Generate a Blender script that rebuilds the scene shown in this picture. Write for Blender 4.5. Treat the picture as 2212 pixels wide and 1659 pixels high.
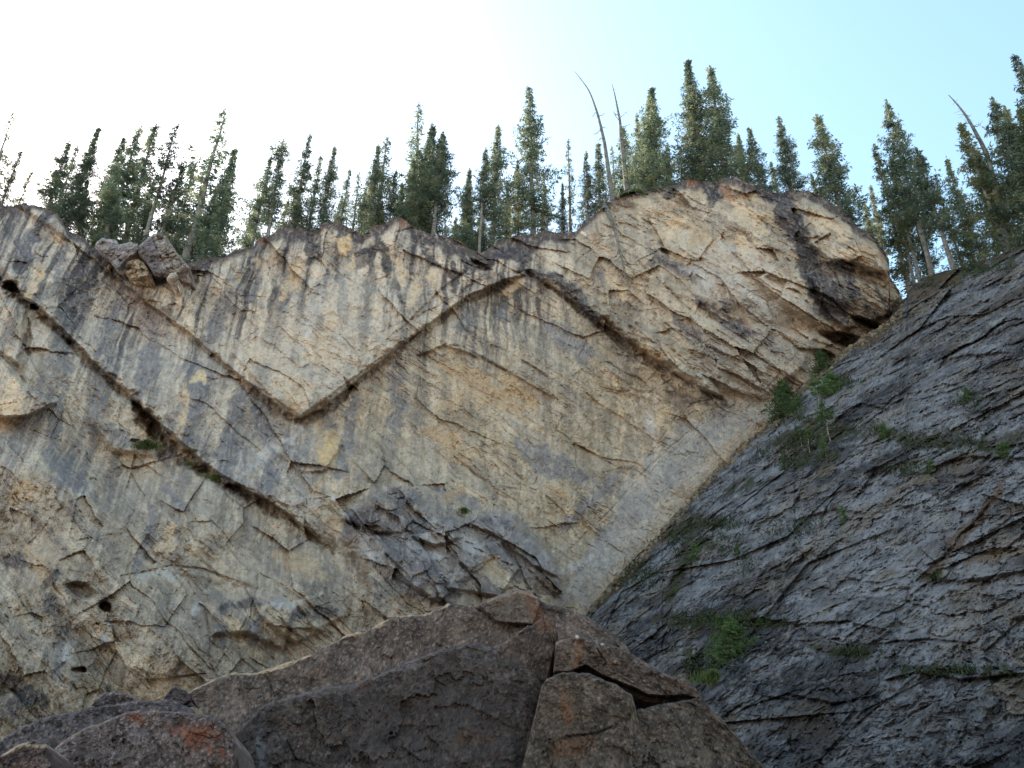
import bpy, math, random
import numpy as np
from mathutils import Vector
R = math.radians
for o in list(bpy.data.objects): bpy.data.objects.remove(o)
scene = bpy.context.scene
COL = scene.collection

# ---------------------------------------------------------------- camera, sky, sun, exposure
PITCH, FPX, CX, CY = R(36.0), 1915.0, 1106.0, 829.5        # photograph units: 2212 x 1659
CAMZ = 1.6
cam_d = bpy.data.cameras.new('camera'); cam = bpy.data.objects.new('camera', cam_d); COL.objects.link(cam)
cam.location = (0, 0, CAMZ); cam.rotation_euler = (R(90) + PITCH, 0, 0)
cam_d.sensor_width = 36.0; cam_d.lens = 36.0 * FPX / 2212.0
cam_d.clip_start = 0.1; cam_d.clip_end = 5000
scene.camera = cam

SUN_EL, SUN_AZ = R(40), R(-46)                             # azimuth from +Y, negative = to the left
world = bpy.data.worlds.new('World'); scene.world = world; world.use_nodes = True
wn, wl = world.node_tree.nodes, world.node_tree.links
bg = wn['Background']
sky = wn.new('ShaderNodeTexSky'); sky.sky_type = 'NISHITA'; sky.sun_disc = False
sky.sun_elevation = SUN_EL; sky.sun_rotation = SUN_AZ
sky.altitude = 1400; sky.air_density = 1.0; sky.dust_density = 3.0; sky.ozone_density = 1.0
hsv = wn.new('ShaderNodeHueSaturation'); hsv.inputs['Saturation'].default_value = 0.9; hsv.inputs['Hue'].default_value = 0.474
wl.new(sky.outputs[0], hsv.inputs['Color']); wl.new(hsv.outputs[0], bg.inputs['Color'])
bg.inputs['Strength'].default_value = 0.15
sd = bpy.data.lights.new('sun', 'SUN'); sun = bpy.data.objects.new('sun', sd); COL.objects.link(sun)
sd.energy = 4.0; sd.angle = R(0.6); sd.color = (1.0, 0.93, 0.80)
sdir = Vector((math.sin(SUN_AZ) * math.cos(SUN_EL), math.cos(SUN_AZ) * math.cos(SUN_EL), math.sin(SUN_EL)))
sun.rotation_euler = sdir.to_track_quat('Z', 'Y').to_euler()
scene.view_settings.view_transform = 'Standard'; scene.view_settings.look = 'None'
scene.view_settings.gamma = 1.0; scene.view_settings.exposure = 1.78
scene.render.engine = 'CYCLES'
scene.cycles.max_bounces = 6; scene.cycles.diffuse_bounces = 4

# ---------------------------------------------------------------- numeric helpers
cp, sp = math.cos(PITCH), math.sin(PITCH)
def ray(u, v):
    a = (np.asarray(u, float) - CX) / FPX; b = -(np.asarray(v, float) - CY) / FPX
    return a, cp - b * sp, sp + b * cp
def pix(u, v, Y):
    dx, dy, dz = ray(u, v); t = Y / dy
    return dx * t, dy * t, CAMZ + dz * t
def unpix(x, y, z):
    z = z - CAMZ; f = y * cp + z * sp; up = -y * sp + z * cp
    return CX + FPX * x / f, CY - FPX * up / f
def sstep(a, b, x):
    t = np.clip((x - a) / (b - a), 0, 1); return t * t * (3 - 2 * t)
def hsh(ix, iy, seed):
    h = (ix.astype(np.int64) * 374761393 + iy.astype(np.int64) * 668265263 + seed * 1442695041) & 0xffffffff
    h = ((h ^ (h >> 13)) * 1274126177) & 0xffffffff
    h = ((h ^ (h >> 15)) * 2246822519) & 0xffffffff
    return ((h ^ (h >> 16)) & 0xffffff) / float(0xffffff)
def perlin(x, y, seed=0):
    ix, iy = np.floor(x), np.floor(y); fx, fy = x - ix, y - iy
    sx, sy = fx * fx * fx * (fx * (fx * 6 - 15) + 10), fy * fy * fy * (fy * (fy * 6 - 15) + 10)
    def g(a, b):
        t = hsh(ix + a, iy + b, seed) * 6.2831853; return np.cos(t) * (fx - a) + np.sin(t) * (fy - b)
    n0 = g(0, 0) * (1 - sx) + g(1, 0) * sx; n1 = g(0, 1) * (1 - sx) + g(1, 1) * sx
    return (n0 * (1 - sy) + n1 * sy) * 1.5
def fbm(x, y, o=4, seed=0, gain=0.5, ridge=False):
    s, a, tot = 0, 1.0, 0
    for i in range(o):
        n = perlin(x, y, seed + i * 17)
        if ridge: n = 1 - 2 * np.abs(n)
        s = s + a * n; tot += a; a *= gain; x = x * 2.03 + 11.7; y = y * 2.03 - 5.3
    return s / tot
def facets(x, y, seed=0, jit=0.9, tilt=1.0):
    """planar chips with straight borders; returns height, border distance, cell random"""
    ix, iy = np.floor(x), np.floor(y)
    b1 = np.full(x.shape, 9e9); b2 = b1.copy(); val = np.zeros(x.shape); rid = np.zeros(x.shape)
    for a in (-1, 0, 1):
        for b in (-1, 0, 1):
            cx_, cy_ = ix + a, iy + b
            dx = x - (cx_ + 0.5 + jit * (hsh(cx_, cy_, seed) - 0.5)); dy = y - (cy_ + 0.5 + jit * (hsh(cx_, cy_, seed + 1) - 0.5))
            h = hsh(cx_, cy_, seed + 2)
            d = dx * dx + dy * dy - 0.25 * h
            v_ = (h - 0.5) + tilt * ((hsh(cx_, cy_, seed + 3) - 0.5) * dx + (hsh(cx_, cy_, seed + 4) - 0.5) * dy) * 2
            m = d < b1
            b2 = np.where(m, b1, np.minimum(b2, d)); b1 = np.where(m, d, b1)
            val = np.where(m, v_, val); rid = np.where(m, h, rid)
    return val, b2 - b1, rid
def seg_dist(U, V, pts):
    """distance to an open polyline and side (+ = left of the walking direction on screen, i.e. above a line walked left to right)"""
    best = np.full(U.shape, 1e9); side = np.zeros(U.shape); par = np.zeros(U.shape)
    n = len(pts) - 1
    for i in range(n):
        (x0, y0), (x1, y1) = pts[i], pts[i + 1]
        ex, ey = x1 - x0, y1 - y0; L = ex * ex + ey * ey + 1e-9
        t = np.clip(((U - x0) * ex + (V - y0) * ey) / L, 0, 1)
        dx, dy = U - (x0 + t * ex), V - (y0 + t * ey); d = np.sqrt(dx * dx + dy * dy)
        m = d < best
        best = np.where(m, d, best); side = np.where(m, np.sign(ey * dx - ex * dy), side); par = np.where(m, (i + t) / n, par)
    return best, side, par
def poly_sd(U, V, pts):
    """positive inside"""
    d, _, _ = seg_dist(U, V, list(pts) + [pts[0]])
    ins = np.zeros(U.shape, bool); n = len(pts)
    for i in range(n):
        (x0, y0), (x1, y1) = pts[i], pts[(i + 1) % n]
        if y0 == y1: continue
        c = ((y0 > V) != (y1 > V)) & (U < (x1 - x0) * (V - y0) / (y1 - y0) + x0)
        ins ^= c
    return np.where(ins, d, -d)
def bbox_sel(U, V, pts, m):
    xs = [p[0] for p in pts]; ys = [p[1] for p in pts]
    return np.nonzero((U > min(xs) - m) & (U < max(xs) + m) & (V > min(ys) - m) & (V < max(ys) + m))
def lin(c):
    c = np.array(c, float) / 255.0
    return np.where(c <= 0.04045, c / 12.92, ((c + 0.055) / 1.055) ** 2.4)
def interp(pts, x):
    return np.interp(x, [p[0] for p in pts], [p[1] for p in pts])

class Relief:
    """a sheet of rock laid out on a grid; carries depth (metres towards the valley) and surface colour"""
    def __init__(s, U, V, seed, warp=5.0, X=None, Z=None):
        s.U, s.V, s.seed = U, V, seed
        if X is None: X, _, Z = pix(U, V, 40.0 + 0 * U)
        s.X, s.Z = X, Z
        s.wu = U + warp * fbm(X * 0.9, Z * 0.9, 4, seed + 1) * 2 + 0.5 * warp * fbm(X * 4, Z * 4, 2, seed + 3)
        s.wv = V + warp * fbm(X * 0.9, Z * 0.9, 4, seed + 2) * 2 + 0.5 * warp * fbm(X * 4, Z * 4, 2, seed + 4)
        s.lu = U + 0.35 * (s.wu - U); s.lv = V + 0.35 * (s.wv - V)
        s.D = np.zeros(U.shape); s.C = np.zeros(U.shape + (3,))
        s.n1 = fbm(X * 1.3, Z * 1.3, 4, seed + 5)
        s.ck = fbm(X * 0.8, Z * 0.8, 3, seed + 8); s.cw = 0.8; s.cd = 0.42
    def mix(s, i, c, m):
        s.C[i] = s.C[i] * (1 - m[..., None]) + lin(c) * m[..., None]
    def paint(s, pts, c, op=1.0, soft=8, rag=12):
        i = bbox_sel(s.U, s.V, pts, soft + rag * 2 + 14)
        d = poly_sd(s.wu[i], s.wv[i], pts) + rag * 2 * s.n1[i]
        s.mix(i, c, op * sstep(-soft, soft, d))
    def stroke(s, pts, w, c, op=1.0, soft=4, rag=4):
        i = bbox_sel(s.U, s.V, pts, w + soft + rag * 2 + 12)
        d, _, par = seg_dist(s.wu[i], s.wv[i], pts)
        ww = w * (0.35 + 0.65 * np.sin(np.clip(par, 0.02, 0.98) * math.pi) ** 0.6)
        s.mix(i, c, op * sstep(soft * .7, -soft * .7, d - ww + rag * 2 * s.n1[i]))
    def lift(s, pts, h, soft=6):
        i = bbox_sel(s.U, s.V, pts, soft + 12)
        s.D[i] += h * sstep(-soft, soft, poly_sd(s.lu[i], s.lv[i], pts))
    def lip(s, pts, h, reach=90, w=4, below=0.0):
        """overhanging lip above a line walked left to right, recess below it"""
        i = bbox_sel(s.U, s.V, pts, reach + 10)
        d, sd_, par = seg_dist(s.lu[i], s.lv[i], pts)
        sd2 = d * sd_; e = np.clip(np.minimum(par, 1 - par) * 12, 0, 1)
        up = sstep(-w, w, sd2) * np.exp(-np.clip(sd2, 0, None) / reach * 2.2)
        dn = sstep(w, -w, sd2) * np.exp(np.clip(sd2, None, 0) / reach * 3.5)
        edge = sstep(reach, reach * 0.6, d)
        s.D[i] += 0.85 * (0.75 + 0.5 * s.n1[i]) * e * edge * (h * up - below * dn)
    def crack(s, pts, w=3, dep=0.6, c=None, op=0.6):
        i = bbox_sel(s.U, s.V, pts, w * 3 + 14)
        d, side, par = seg_dist(s.lu[i], s.lv[i], pts)
        e = np.clip(np.minimum(par, 1 - par) * 8, 0.25, 1)
        k = (0.22 + 0.78 * sstep(-0.35, 0.25, s.ck[i] + 0.6 * s.n1[i])) * s.cw
        ww = w * (0.3 + 0.8 * k) * e
        s.D[i] -= dep * s.cd * k * sstep(ww + 1.2, ww * 0.2, d)
        s.D[i] += dep * 0.35 * s.cd * k * sstep(ww * 7, ww, d) * (np.where(side > 0, 1.0, 0.0))
        if c is not None: s.mix(i, c, op * 0.8 * (0.15 + 0.75 * k) * sstep(ww * 1.6 + 1.6, ww * 0.3, d))

def make_mesh(name, V, F, mat, col=None, smooth=False, parent=None):
    me = bpy.data.meshes.new(name)
    V = np.ascontiguousarray(V, np.float32); F = np.ascontiguousarray(F, np.int32); k = F.shape[1]
    me.vertices.add(len(V)); me.vertices.foreach_set('co', V.ravel())
    me.loops.add(F.size); me.loops.foreach_set('vertex_index', F.ravel())
    me.polygons.add(len(F)); me.polygons.foreach_set('loop_start', np.arange(0, F.size, k, dtype=np.int32))
    me.polygons.foreach_set('loop_total', np.full(len(F), k, np.int32))
    me.polygons.foreach_set('use_smooth', np.full(len(F), smooth, bool))
    if col is not None:
        a = me.color_attributes.new('tint', 'FLOAT_COLOR', 'POINT')
        c4 = np.ones((len(V), 4), np.float32); c4[:, :3] = col.reshape(-1, 3); a.data.foreach_set('color', c4.ravel())
    me.update(); me.validate()
    if mat: me.materials.append(mat)
    o = bpy.data.objects.new(name, me); COL.objects.link(o)
    if parent: o.parent = parent
    return o
def grid_faces(nr, nc, off=0):
    i = np.arange(nr * nc).reshape(nr, nc) + off
    return np.stack([i[:-1, :-1], i[:-1, 1:], i[1:, 1:], i[1:, :-1]], -1).reshape(-1, 4)
def tag(o, label=None, cat=None, group=None, kind=None):
    if label: o['label'] = label
    if cat: o['category'] = cat
    if group: o['group'] = group
    if kind: o['kind'] = kind
    return o
def empty(name, loc, label=None, cat=None, group=None):
    o = bpy.data.objects.new(name, None); COL.objects.link(o); o.location = loc
    return tag(o, label, cat, group)

# ---------------------------------------------------------------- materials
def rock_mat(name, scale=1.0, bump=0.35, speck=0.35, rough=0.92, alb=(1.13, 0.975, 0.945)):
    m = bpy.data.materials.new(name); m.use_nodes = True; n, l = m.node_tree.nodes, m.node_tree.links
    b = n['Principled BSDF']; b.inputs['Roughness'].default_value = rough; b.inputs['Specular IOR Level'].default_value = 0.25
    at = n.new('ShaderNodeAttribute'); at.attribute_name = 'tint'
    tc = n.new('ShaderNodeTexCoord')
    def noise(sc, det=6, rgh=0.65):
        t = n.new('ShaderNodeTexNoise'); t.inputs['Scale'].default_value = sc * scale; t.inputs['Detail'].default_value = det
        t.inputs['Roughness'].default_value = rgh; l.new(tc.outputs['Object'], t.inputs['Vector']); return t
    n1 = noise(1.7, 10, 0.78); n2 = noise(7, 6, 0.75)
    def mathn(op, a, b_):
        t = n.new('ShaderNodeMath'); t.operation = op
        for k, x in ((0, a), (1, b_)):
            if isinstance(x, (int, float)): t.inputs[k].default_value = x
            else: l.new(x, t.inputs[k])
        return t.outputs[0]
    a1 = mathn('MULTIPLY', mathn('SUBTRACT', n1.outputs['Fac'], 0.5), 2.2 * speck)
    a2 = mathn('MULTIPLY', mathn('SUBTRACT', n2.outputs['Fac'], 0.5), 1.6 * speck)
    fac = mathn('ADD', mathn('ADD', a1, a2), 1.0)
    mul = n.new('ShaderNodeVectorMath'); mul.operation = 'SCALE'; l.new(at.outputs['Color'], mul.inputs[0]); l.new(fac, mul.inputs['Scale'])
    wv = n.new('ShaderNodeVectorMath'); wv.operation = 'MULTIPLY'; wv.inputs[1].default_value = alb; l.new(mul.outputs[0], wv.inputs[0])
    l.new(wv.outputs[0], b.inputs['Base Color'])
    bp = n.new('ShaderNodeBump'); bp.inputs['Strength'].default_value = 1.0; bp.inputs['Distance'].default_value = bump
    h = mathn('ADD', mathn('MULTIPLY', n1.outputs['Fac'], 0.8), mathn('MULTIPLY', n2.outputs['Fac'], 0.25))
    l.new(h, bp.inputs['Height']); l.new(bp.outputs[0], b.inputs['Normal'])
    return m
ROCK = rock_mat('limestone_cliff', 1.0, 0.20, 0.55)
ROCK_S = rock_mat('shade_toned_slab', 1.0, 0.30, 1.0, alb=(0.73, 0.635, 0.575))  # the slope's shade is put into its colour: darker than the cliff rock
ROCK_B = rock_mat('boulder_rock', 3.2, 0.08, 0.95, alb=(0.90, 0.75, 0.675))
def leaf_mat(name, c1, c2, c3, sc=1.2, transl=0.3):
    m = bpy.data.materials.new(name); m.use_nodes = True; n, l = m.node_tree.nodes, m.node_tree.links
    b = n['Principled BSDF']; b.inputs['Roughness'].default_value = 0.6; b.inputs['Specular IOR Level'].default_value = 0.3
    tc = n.new('ShaderNodeTexCoord'); oi = n.new('ShaderNodeObjectInfo')
    add = n.new('ShaderNodeVectorMath'); add.operation = 'ADD'; l.new(tc.outputs['Object'], add.inputs[0]); l.new(oi.outputs['Location'], add.inputs[1])
    t = n.new('ShaderNodeTexNoise'); t.inputs['Scale'].default_value = sc; t.inputs['Detail'].default_value = 5; l.new(add.outputs[0], t.inputs['Vector'])
    r = n.new('ShaderNodeValToRGB'); e = r.color_ramp.elements
    e[0].position = 0.36; e[0].color = (*c1, 1); e[1].position = 0.68; e[1].color = (*c3, 1)
    k = e.new(0.52); k.color = (*c2, 1)
    l.new(t.outputs['Fac'], r.inputs[0])
    h = n.new('ShaderNodeHueSaturation'); l.new(r.outputs[0], h.inputs['Color'])
    mr = n.new('ShaderNodeMapRange'); mr.inputs['To Min'].default_value = 0.7; mr.inputs['To Max'].default_value = 1.35
    l.new(oi.outputs['Random'], mr.inputs[0]); l.new(mr.outputs[0], h.inputs['Value'])
    l.new(h.outputs[0], b.inputs['Base Color'])
    tr = n.new('ShaderNodeBsdfTranslucent'); l.new(h.outputs[0], tr.inputs['Color'])
    mx = n.new('ShaderNodeMixShader'); mx.inputs[0].default_value = transl
    l.new(b.outputs[0], mx.inputs[1]); l.new(tr.outputs[0], mx.inputs[2]); l.new(mx.outputs[0], n['Material Output'].inputs['Surface'])
    return m
NEEDLE = leaf_mat('spruce_needles', (0.062, 0.086, 0.058), (0.14, 0.168, 0.10), (0.28, 0.27, 0.15), 1.2, .48)
NEEDLE_Y = leaf_mat('yellow_green_sunlit_needles', (0.08, 0.095, 0.04), (0.17, 0.18, 0.08), (0.32, 0.27, 0.13), 1.2, .5)  # yellow-green foliage; also sunlight put into the colour of the lit spruces
NEEDLE_G = leaf_mat('young_needles', (0.05, 0.085, 0.025), (0.10, 0.16, 0.045), (0.18, 0.20, 0.07), 2.5, .4)
GRASSM = leaf_mat('grass_blades', (0.10, 0.14, 0.04), (0.17, 0.20, 0.06), (0.26, 0.22, 0.09), 3, .4)
MOSSM = leaf_mat('moss_green', (0.03, 0.036, 0.014), (0.05, 0.065, 0.022), (0.09, 0.08, 0.04), 4, 0.1)
MATM = leaf_mat('bright_moss', (0.03, 0.05, 0.01), (0.06, 0.10, 0.02), (0.10, 0.12, 0.03), 4, 0.1)
UNDER = leaf_mat('undergrowth', (0.05, 0.042, 0.028), (0.075, 0.075, 0.035), (0.11, 0.13, 0.05), .6, 0.2)
def plain_mat(name, c1, c2, sc=6, rough=0.9, bump=0.03):
    m = bpy.data.materials.new(name); m.use_nodes = True; n, l = m.node_tree.nodes, m.node_tree.links
    b = n['Principled BSDF']; b.inputs['Roughness'].default_value = rough; b.inputs['Specular IOR Level'].default_value = 0.2
    tc = n.new('ShaderNodeTexCoord'); t = n.new('ShaderNodeTexNoise'); t.inputs['Scale'].default_value = sc; t.inputs['Detail'].default_value = 6
    l.new(tc.outputs['Object'], t.inputs['Vector'])
    r = n.new('ShaderNodeValToRGB'); r.color_ramp.elements[0].position = 0.35; r.color_ramp.elements[1].position = 0.65
    r.color_ramp.elements[0].color = (*c1, 1); r.color_ramp.elements[1].color = (*c2, 1)
    l.new(t.outputs['Fac'], r.inputs[0]); l.new(r.outputs[0], b.inputs['Base Color'])
    bp = n.new('ShaderNodeBump'); bp.inputs['Distance'].default_value = bump; l.new(t.outputs['Fac'], bp.inputs['Height']); l.new(bp.outputs[0], b.inputs['Normal'])
    return m
BARK = plain_mat('spruce_bark', (0.13, 0.105, 0.085), (0.26, 0.22, 0.18), 5)
DEADW = plain_mat('weathered_dead_wood', (0.09, 0.078, 0.066), (0.22, 0.195, 0.165), 5)
GROUNDM = plain_mat('pale_gravel_ground', (0.24, 0.22, 0.19), (0.42, 0.39, 0.34), 0.8)
FORESTM = plain_mat('forest_floor', (0.05, 0.045, 0.03), (0.11, 0.10, 0.06), 1.5)

# ---------------------------------------------------------------- main cliff
RIM = [(-1600, 470), (-500, 430), (-200, 455), (0, 446), (36, 443), (56, 440), (92, 446), (126, 465), (151, 499), (179, 513), (207, 540), (250, 583), (290, 597), (340, 595),
 (385, 588), (400, 566), (414, 563), (448, 560), (490, 552), (518, 538), (549, 532), (557, 516), (581, 510), (607, 491), (649, 491), (677, 503), (699, 482), (727, 477),
 (761, 496), (783, 507), (811, 488), (839, 479), (859, 468), (875, 474), (895, 493), (931, 505), (951, 507), (985, 516), (1015, 538), (1032, 547), (1049, 544), (1077, 521),
 (1119, 510), (1157, 506), (1174, 497), (1213, 503), (1241, 500), (1272, 472), (1300, 447), (1331, 426), (1356, 421), (1392, 415), (1426, 408), (1468, 396), (1488, 385),
 (1510, 394), (1549, 391), (1566, 382), (1594, 385), (1622, 396), (1664, 415), (1680, 418), (1707, 411), (1749, 411), (1787, 432), (1818, 452), (1856, 491), (1888, 513),
 (1905, 536), (1921, 560), (1916, 577), (1922, 596), (1941, 626), (1954, 657), (1975, 700), (2400, 720)]
CTRL = [(-1500, 500, 40), (-1500, 1500, 30), (-300, 500, 40), (-300, 1500, 27), (0, 440, 41), (0, 700, 38), (0, 850, 35), (0, 1100, 32), (0, 1500, 27), (200, 1300, 29), (250, 600, 41), (400, 700, 41.5), (300, 900, 37.5), (400, 900, 38.5),
 (400, 1200, 32.5), (400, 1450, 28.5), (640, 905, 40), (700, 550, 42), (700, 700, 40.7), (900, 600, 42), (900, 800, 41.3), (1000, 1000, 41), (1200, 900, 41.2), (1150, 1080, 39.5), (850, 1120, 36),
 (900, 1300, 33), (600, 1350, 30.5), (600, 1100, 36.5), (1150, 1280, 37), (1140, 560, 43), (1400, 430, 44), (1400, 600, 41.2), (1650, 600, 39.3), (1600, 750, 39.3), (1700, 430, 42), (1850, 560, 39.6), (1920, 640, 40),
 (1500, 850, 41), (1400, 980, 42.3), (1250, 1180, 41.2), (1290, 1300, 41), (1600, 900, 41.5), (1500, 1080, 41.5), (1700, 800, 41), (1900, 720, 43), (2300, 800, 46), (900, 1600, 31), (1300, 1600, 36), (2000, 1500, 44)]
def base_depth(U, V, ctrl, sig):
    w = 0; s = 0
    for (a, b, y) in ctrl:
        sg = sig * (3 if abs(a) > 1400 and a < 0 else 1)
        k = np.exp(-((U - a) ** 2 + ((V - b) * 1.3) ** 2) / (2 * sg * sg)) + 1e-12
        w = w + k; s = s + k * y
    return s / w
us = np.concatenate([np.arange(-1560, -460, 30), np.arange(-460, -60, 6), np.arange(-60, 1990, 2.3), np.arange(1990, 2330, 20)])
NR = 560
ww = np.linspace(0, 1, NR) ** 1.03
rim = interp(RIM, us)
rim = rim + 5 * fbm(us * 0.05, us * 0 + 3.3, 4, 5)
U = np.repeat(us[None, :], NR, 0); V = rim[None, :] + (1780 - rim[None, :]) * ww[:, None]
c = Relief(U, V, 11)
X, Z = c.X, c.Z
ax, _, az = pix(1140, 590, 40.0); bx, _, bz = pix(1560, 860, 40.0)
th = math.atan2(bz - az, bx - ax); ct, st = math.cos(th), math.sin(th)
wx = X + 0.28 * fbm(X * 0.5, Z * 0.5, 3, 61); wz = Z + 0.28 * fbm(X * 0.5, Z * 0.5, 3, 62)
S = wx * ct + wz * st; T = -wx * st + wz * ct
below = V - rim[None, :]

# colour: broad regions
def fill(pts, col, op=1, soft=25, rag=20): c.paint(pts, col, op, soft, rag)
c.C[:] = lin((162, 148, 124))
LS = [(-1600, 400), (40, 420), (240, 560), (460, 765), (640, 905), (720, 1190), (560, 1090), (440, 1030), (330, 940), (200, 770), (90, 665), (-1600, 560)]
fill(LS, (136, 133, 129))
fill([(330, 650), (700, 460), (1160, 500), (1140, 590), (870, 735), (640, 905)], (196, 182, 158))
fill([(380, 600), (560, 560), (640, 620), (560, 700), (470, 760)], (146, 147, 142), 0.8)
fill([(640, 905), (1140, 590), (1560, 860), (1600, 880), (1200, 1290), (900, 1250), (720, 1180)], (158, 144, 116))
fill([(1140, 590), (1240, 480), (1500, 370), (1760, 390), (1960, 640), (1640, 870), (1560, 860)], (172, 154, 124))
fill([(1590, 868), (1700, 880), (1640, 950), (1290, 1310), (1220, 1290), (1380, 990)], (142, 144, 142))
fill([(-1600, 980), (60, 880), (330, 960), (560, 1090), (1000, 1300), (1000, 1800), (-1600, 1800)], (148, 134, 112))
fill([(740, 1120), (830, 1060), (880, 1060), (1000, 1130), (1180, 1230), (1180, 1280), (960, 1310), (820, 1280), (740, 1160)], (112, 110, 112))
# streaks that water has left down the wall
sx = X + 0.35 * fbm(X * 0.7, Z * 0.35, 3, 71)
sk = fbm(sx * 1.15, Z * 0.11, 4, 21, 0.6); sk2 = fbm(sx * 2.6, Z * 0.16, 3, 22, 0.6)
mot = fbm(X * 0.55, Z * 0.55, 5, 23, 0.6); mot2 = fbm(S * 0.5, T * 1.6, 5, 24, 0.6)
gl = sstep(950, 600, U) * sstep(1250, 1000, V); up = sstep(360, 40, below) * sstep(1300, 1150, U)
smask = np.clip((0.25 + 0.55 * gl + 0.5 * up) * (1 - .45 * sstep(950, 1150, V)) * (.75 + .6 * fbm(X * .12, Z * .12, 3, 81)), 0, 1)
A = slice(None)
c.mix(A, (104, 107, 113), 0.8 * smask * sstep(0.0, 0.34, sk + 0.4 * mot) * 0.9)
c.mix(A, (214, 196, 166), (0.45 + 0.5 * smask) * sstep(0.05, 0.5, -sk2 - 0.3 * mot) * 0.75)
c.mix(A, (70, 68, 72), up * sstep(0.22, 0.5, sk2 + 0.5 * sk) * 0.85)
c.mix(A, (176, 146, 104), 0.5 * sstep(0.12, 0.5, mot2))
c.mix(A, (120, 118, 112), 0.6 * sstep(0.1, 0.5, -mot2 + 0.3 * mot))

# depth: bedding slabs and joint blocks
rough = 0.55 + 0.9 * sstep(1250, 1400, U) * sstep(900, 800, V) + 0.5 * sstep(1050, 1150, V) * sstep(600, 750, U) + 0.3 * sstep(120, 20, below)
rough = rough - 0.3 * sstep(60, -60, poly_sd(U, V, [(660, 900), (1140, 640), (1520, 880), (1350, 1000), (1200, 1200), (900, 1000)])) * -1 - 0.25
rough = np.clip(rough, 0.3, 1.15)
rough = rough * (1 - 0.6 * sstep(-30, 30, poly_sd(U, V, [(1590, 868), (1700, 880), (1640, 950), (1290, 1310), (1220, 1290), (1380, 990)])))
fa, ba, ra = facets(S / 6.5, T / 2.1, 101, 0.9, 1.2); fb, bb, rb = facets(S / 2.0 + 7, T / 0.8, 111, 0.9, 1.4)
fc, bc, rc = facets(S / 0.75, T / 0.36 + 4, 121, 0.95, 1.4)
rr = fbm(X * 0.3, Z * 0.3, 3, 131)
ov = sstep(-20, 60, poly_sd(U, V, [(1150, 590), (1250, 480), (1500, 380), (1760, 380), (2000, 500), (2000, 700), (1640, 870), (1560, 860)]))
fo, bo, ro = facets(S / 3.2 + 3, T / 1.9, 171, 0.9, 1.5)
ll = sstep(900, 1080, V) * sstep(1150, 900, U)
c.D += 0.42 * ov * fo + 0.05 * (1 - ov) * fo + ll * (0.30 * fo + 0.55 * fbm(X * .30, Z * .38, 4, 172, .55) + 0.16 * fbm(X * 1.1, Z * 1.3, 4, 173, .6)); c.mix(A, (212, 198, 168), 0.4 * ov * sstep(.6, .9, ro)); c.mix(A, (120, 112, 100), 0.4 * ov * sstep(.3, .1, ro))
c.D += rough * (0.46 * fa + 0.10 * fb * (0.5 + 1.2 * sstep(-0.3, 0.5, rr)) + 0.06 * fc * (0.4 + 1.4 * sstep(-0.2, 0.5, -rr)))
c.D += 0.9 * fbm(X * 0.11, Z * 0.11, 3, 141) + 0.30 * fbm(X * 0.5, Z * 0.4, 4, 142) + 0.05 * fbm(X * 3, Z * 3, 3, 143)
edge = fbm(X * 0.9, Z * 0.9, 3, 151)
for b_, e_, d_, op in ((ba, 0.02, 0.05, 0.4), (bb, 0.03, 0.03, 0.25)):
    m = sstep(e_, 0, b_) * sstep(0.05, 0.45, edge); c.D -= rough * d_ * m; c.mix(A, (92, 80, 64), op * m)
c.mix(A, (200, 186, 160), 0.35 * sstep(0.75, 0.95, rb) * rough); c.mix(A, (110, 108, 106), 0.35 * sstep(0.25, 0.05, rb) * rough)

# traced ledges (walked left to right, the overhanging side above)
LA = [(-40, 415), (45, 445), (150, 520), (240, 590), (330, 665), (400, 712), (460, 765), (560, 845), (640, 905)]
LB = [(640, 905), (690, 885), (760, 832), (815, 785), (870, 742), (940, 690), (1010, 640), (1090, 605), (1140, 590)]
LD = [(1140, 590), (1215, 632), (1290, 692), (1370, 745), (1450, 800), (1510, 838), (1560, 858)]
LE = [(-300, 420), (0, 575), (60, 650), (90, 668), (170, 745), (210, 790), (290, 862), (335, 905), (385, 950), (440, 1000), (520, 1050), (600, 1095), (660, 1140), (715, 1190)]
c.lip(LA, 0.9, 110, 3, 0.25); c.lip(LB, 1.3, 130, 3, 0.2); c.lip(LD, 1.5, 130, 4, 0.2); c.lip(LE, 1.5, 120, 4, 0.35)
def band(pts, w, dep, col, op=0.8):
    c.stroke(pts, w, col, op, 4, 5)
    i = bbox_sel(c.U, c.V, pts, w * 2 + 10); d, _, par = seg_dist(c.lu[i], c.lv[i], pts)
    w2 = 1.15 * w * (0.3 + 0.7 * np.sin(np.clip(par, 0, 1) * math.pi) ** 0.6)
    w2 = w2 * np.clip(0.85 + 1.3 * c.ck[i] + 0.7 * c.n1[i], 0.15, 1.7)
    c.D[i] -= 0.62 * dep * (1 + 0.6 * c.n1[i]) * sstep(w2 + 4, w2 - 5, d)
BR = (98, 78, 56); DB = (64, 52, 42)
band([(460, 770), (560, 858), (600, 890), (650, 912)], 11, 0.6, (122, 98, 72))
band([(640, 912), (700, 892), (755, 845)], 8, 0.6, BR)
band([(640, 908), (760, 838), (870, 748), (1000, 655), (1130, 598)], 7, 0.4, (138, 115, 82))
c.stroke([(870, 738), (925, 700), (960, 672), (1010, 640), (1070, 618), (1135, 592)], 4, (205, 188, 155), 0.9, 2, 3)
band([(1140, 590), (1200, 620), (1290, 695), (1370, 748), (1440, 795), (1560, 862)], 10, 0.9, (84, 72, 58))
band([(1290, 690), (1340, 735), (1400, 770)], 18, 0.4, (128, 100, 62))
band([(-30, 575), (40, 640), (80, 672), (150, 740)], 9, 0.7, (105, 84, 62))
band([(150, 740), (200, 790), (290, 868), (330, 920)], 11, 0.9, (92, 76, 56))
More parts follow.
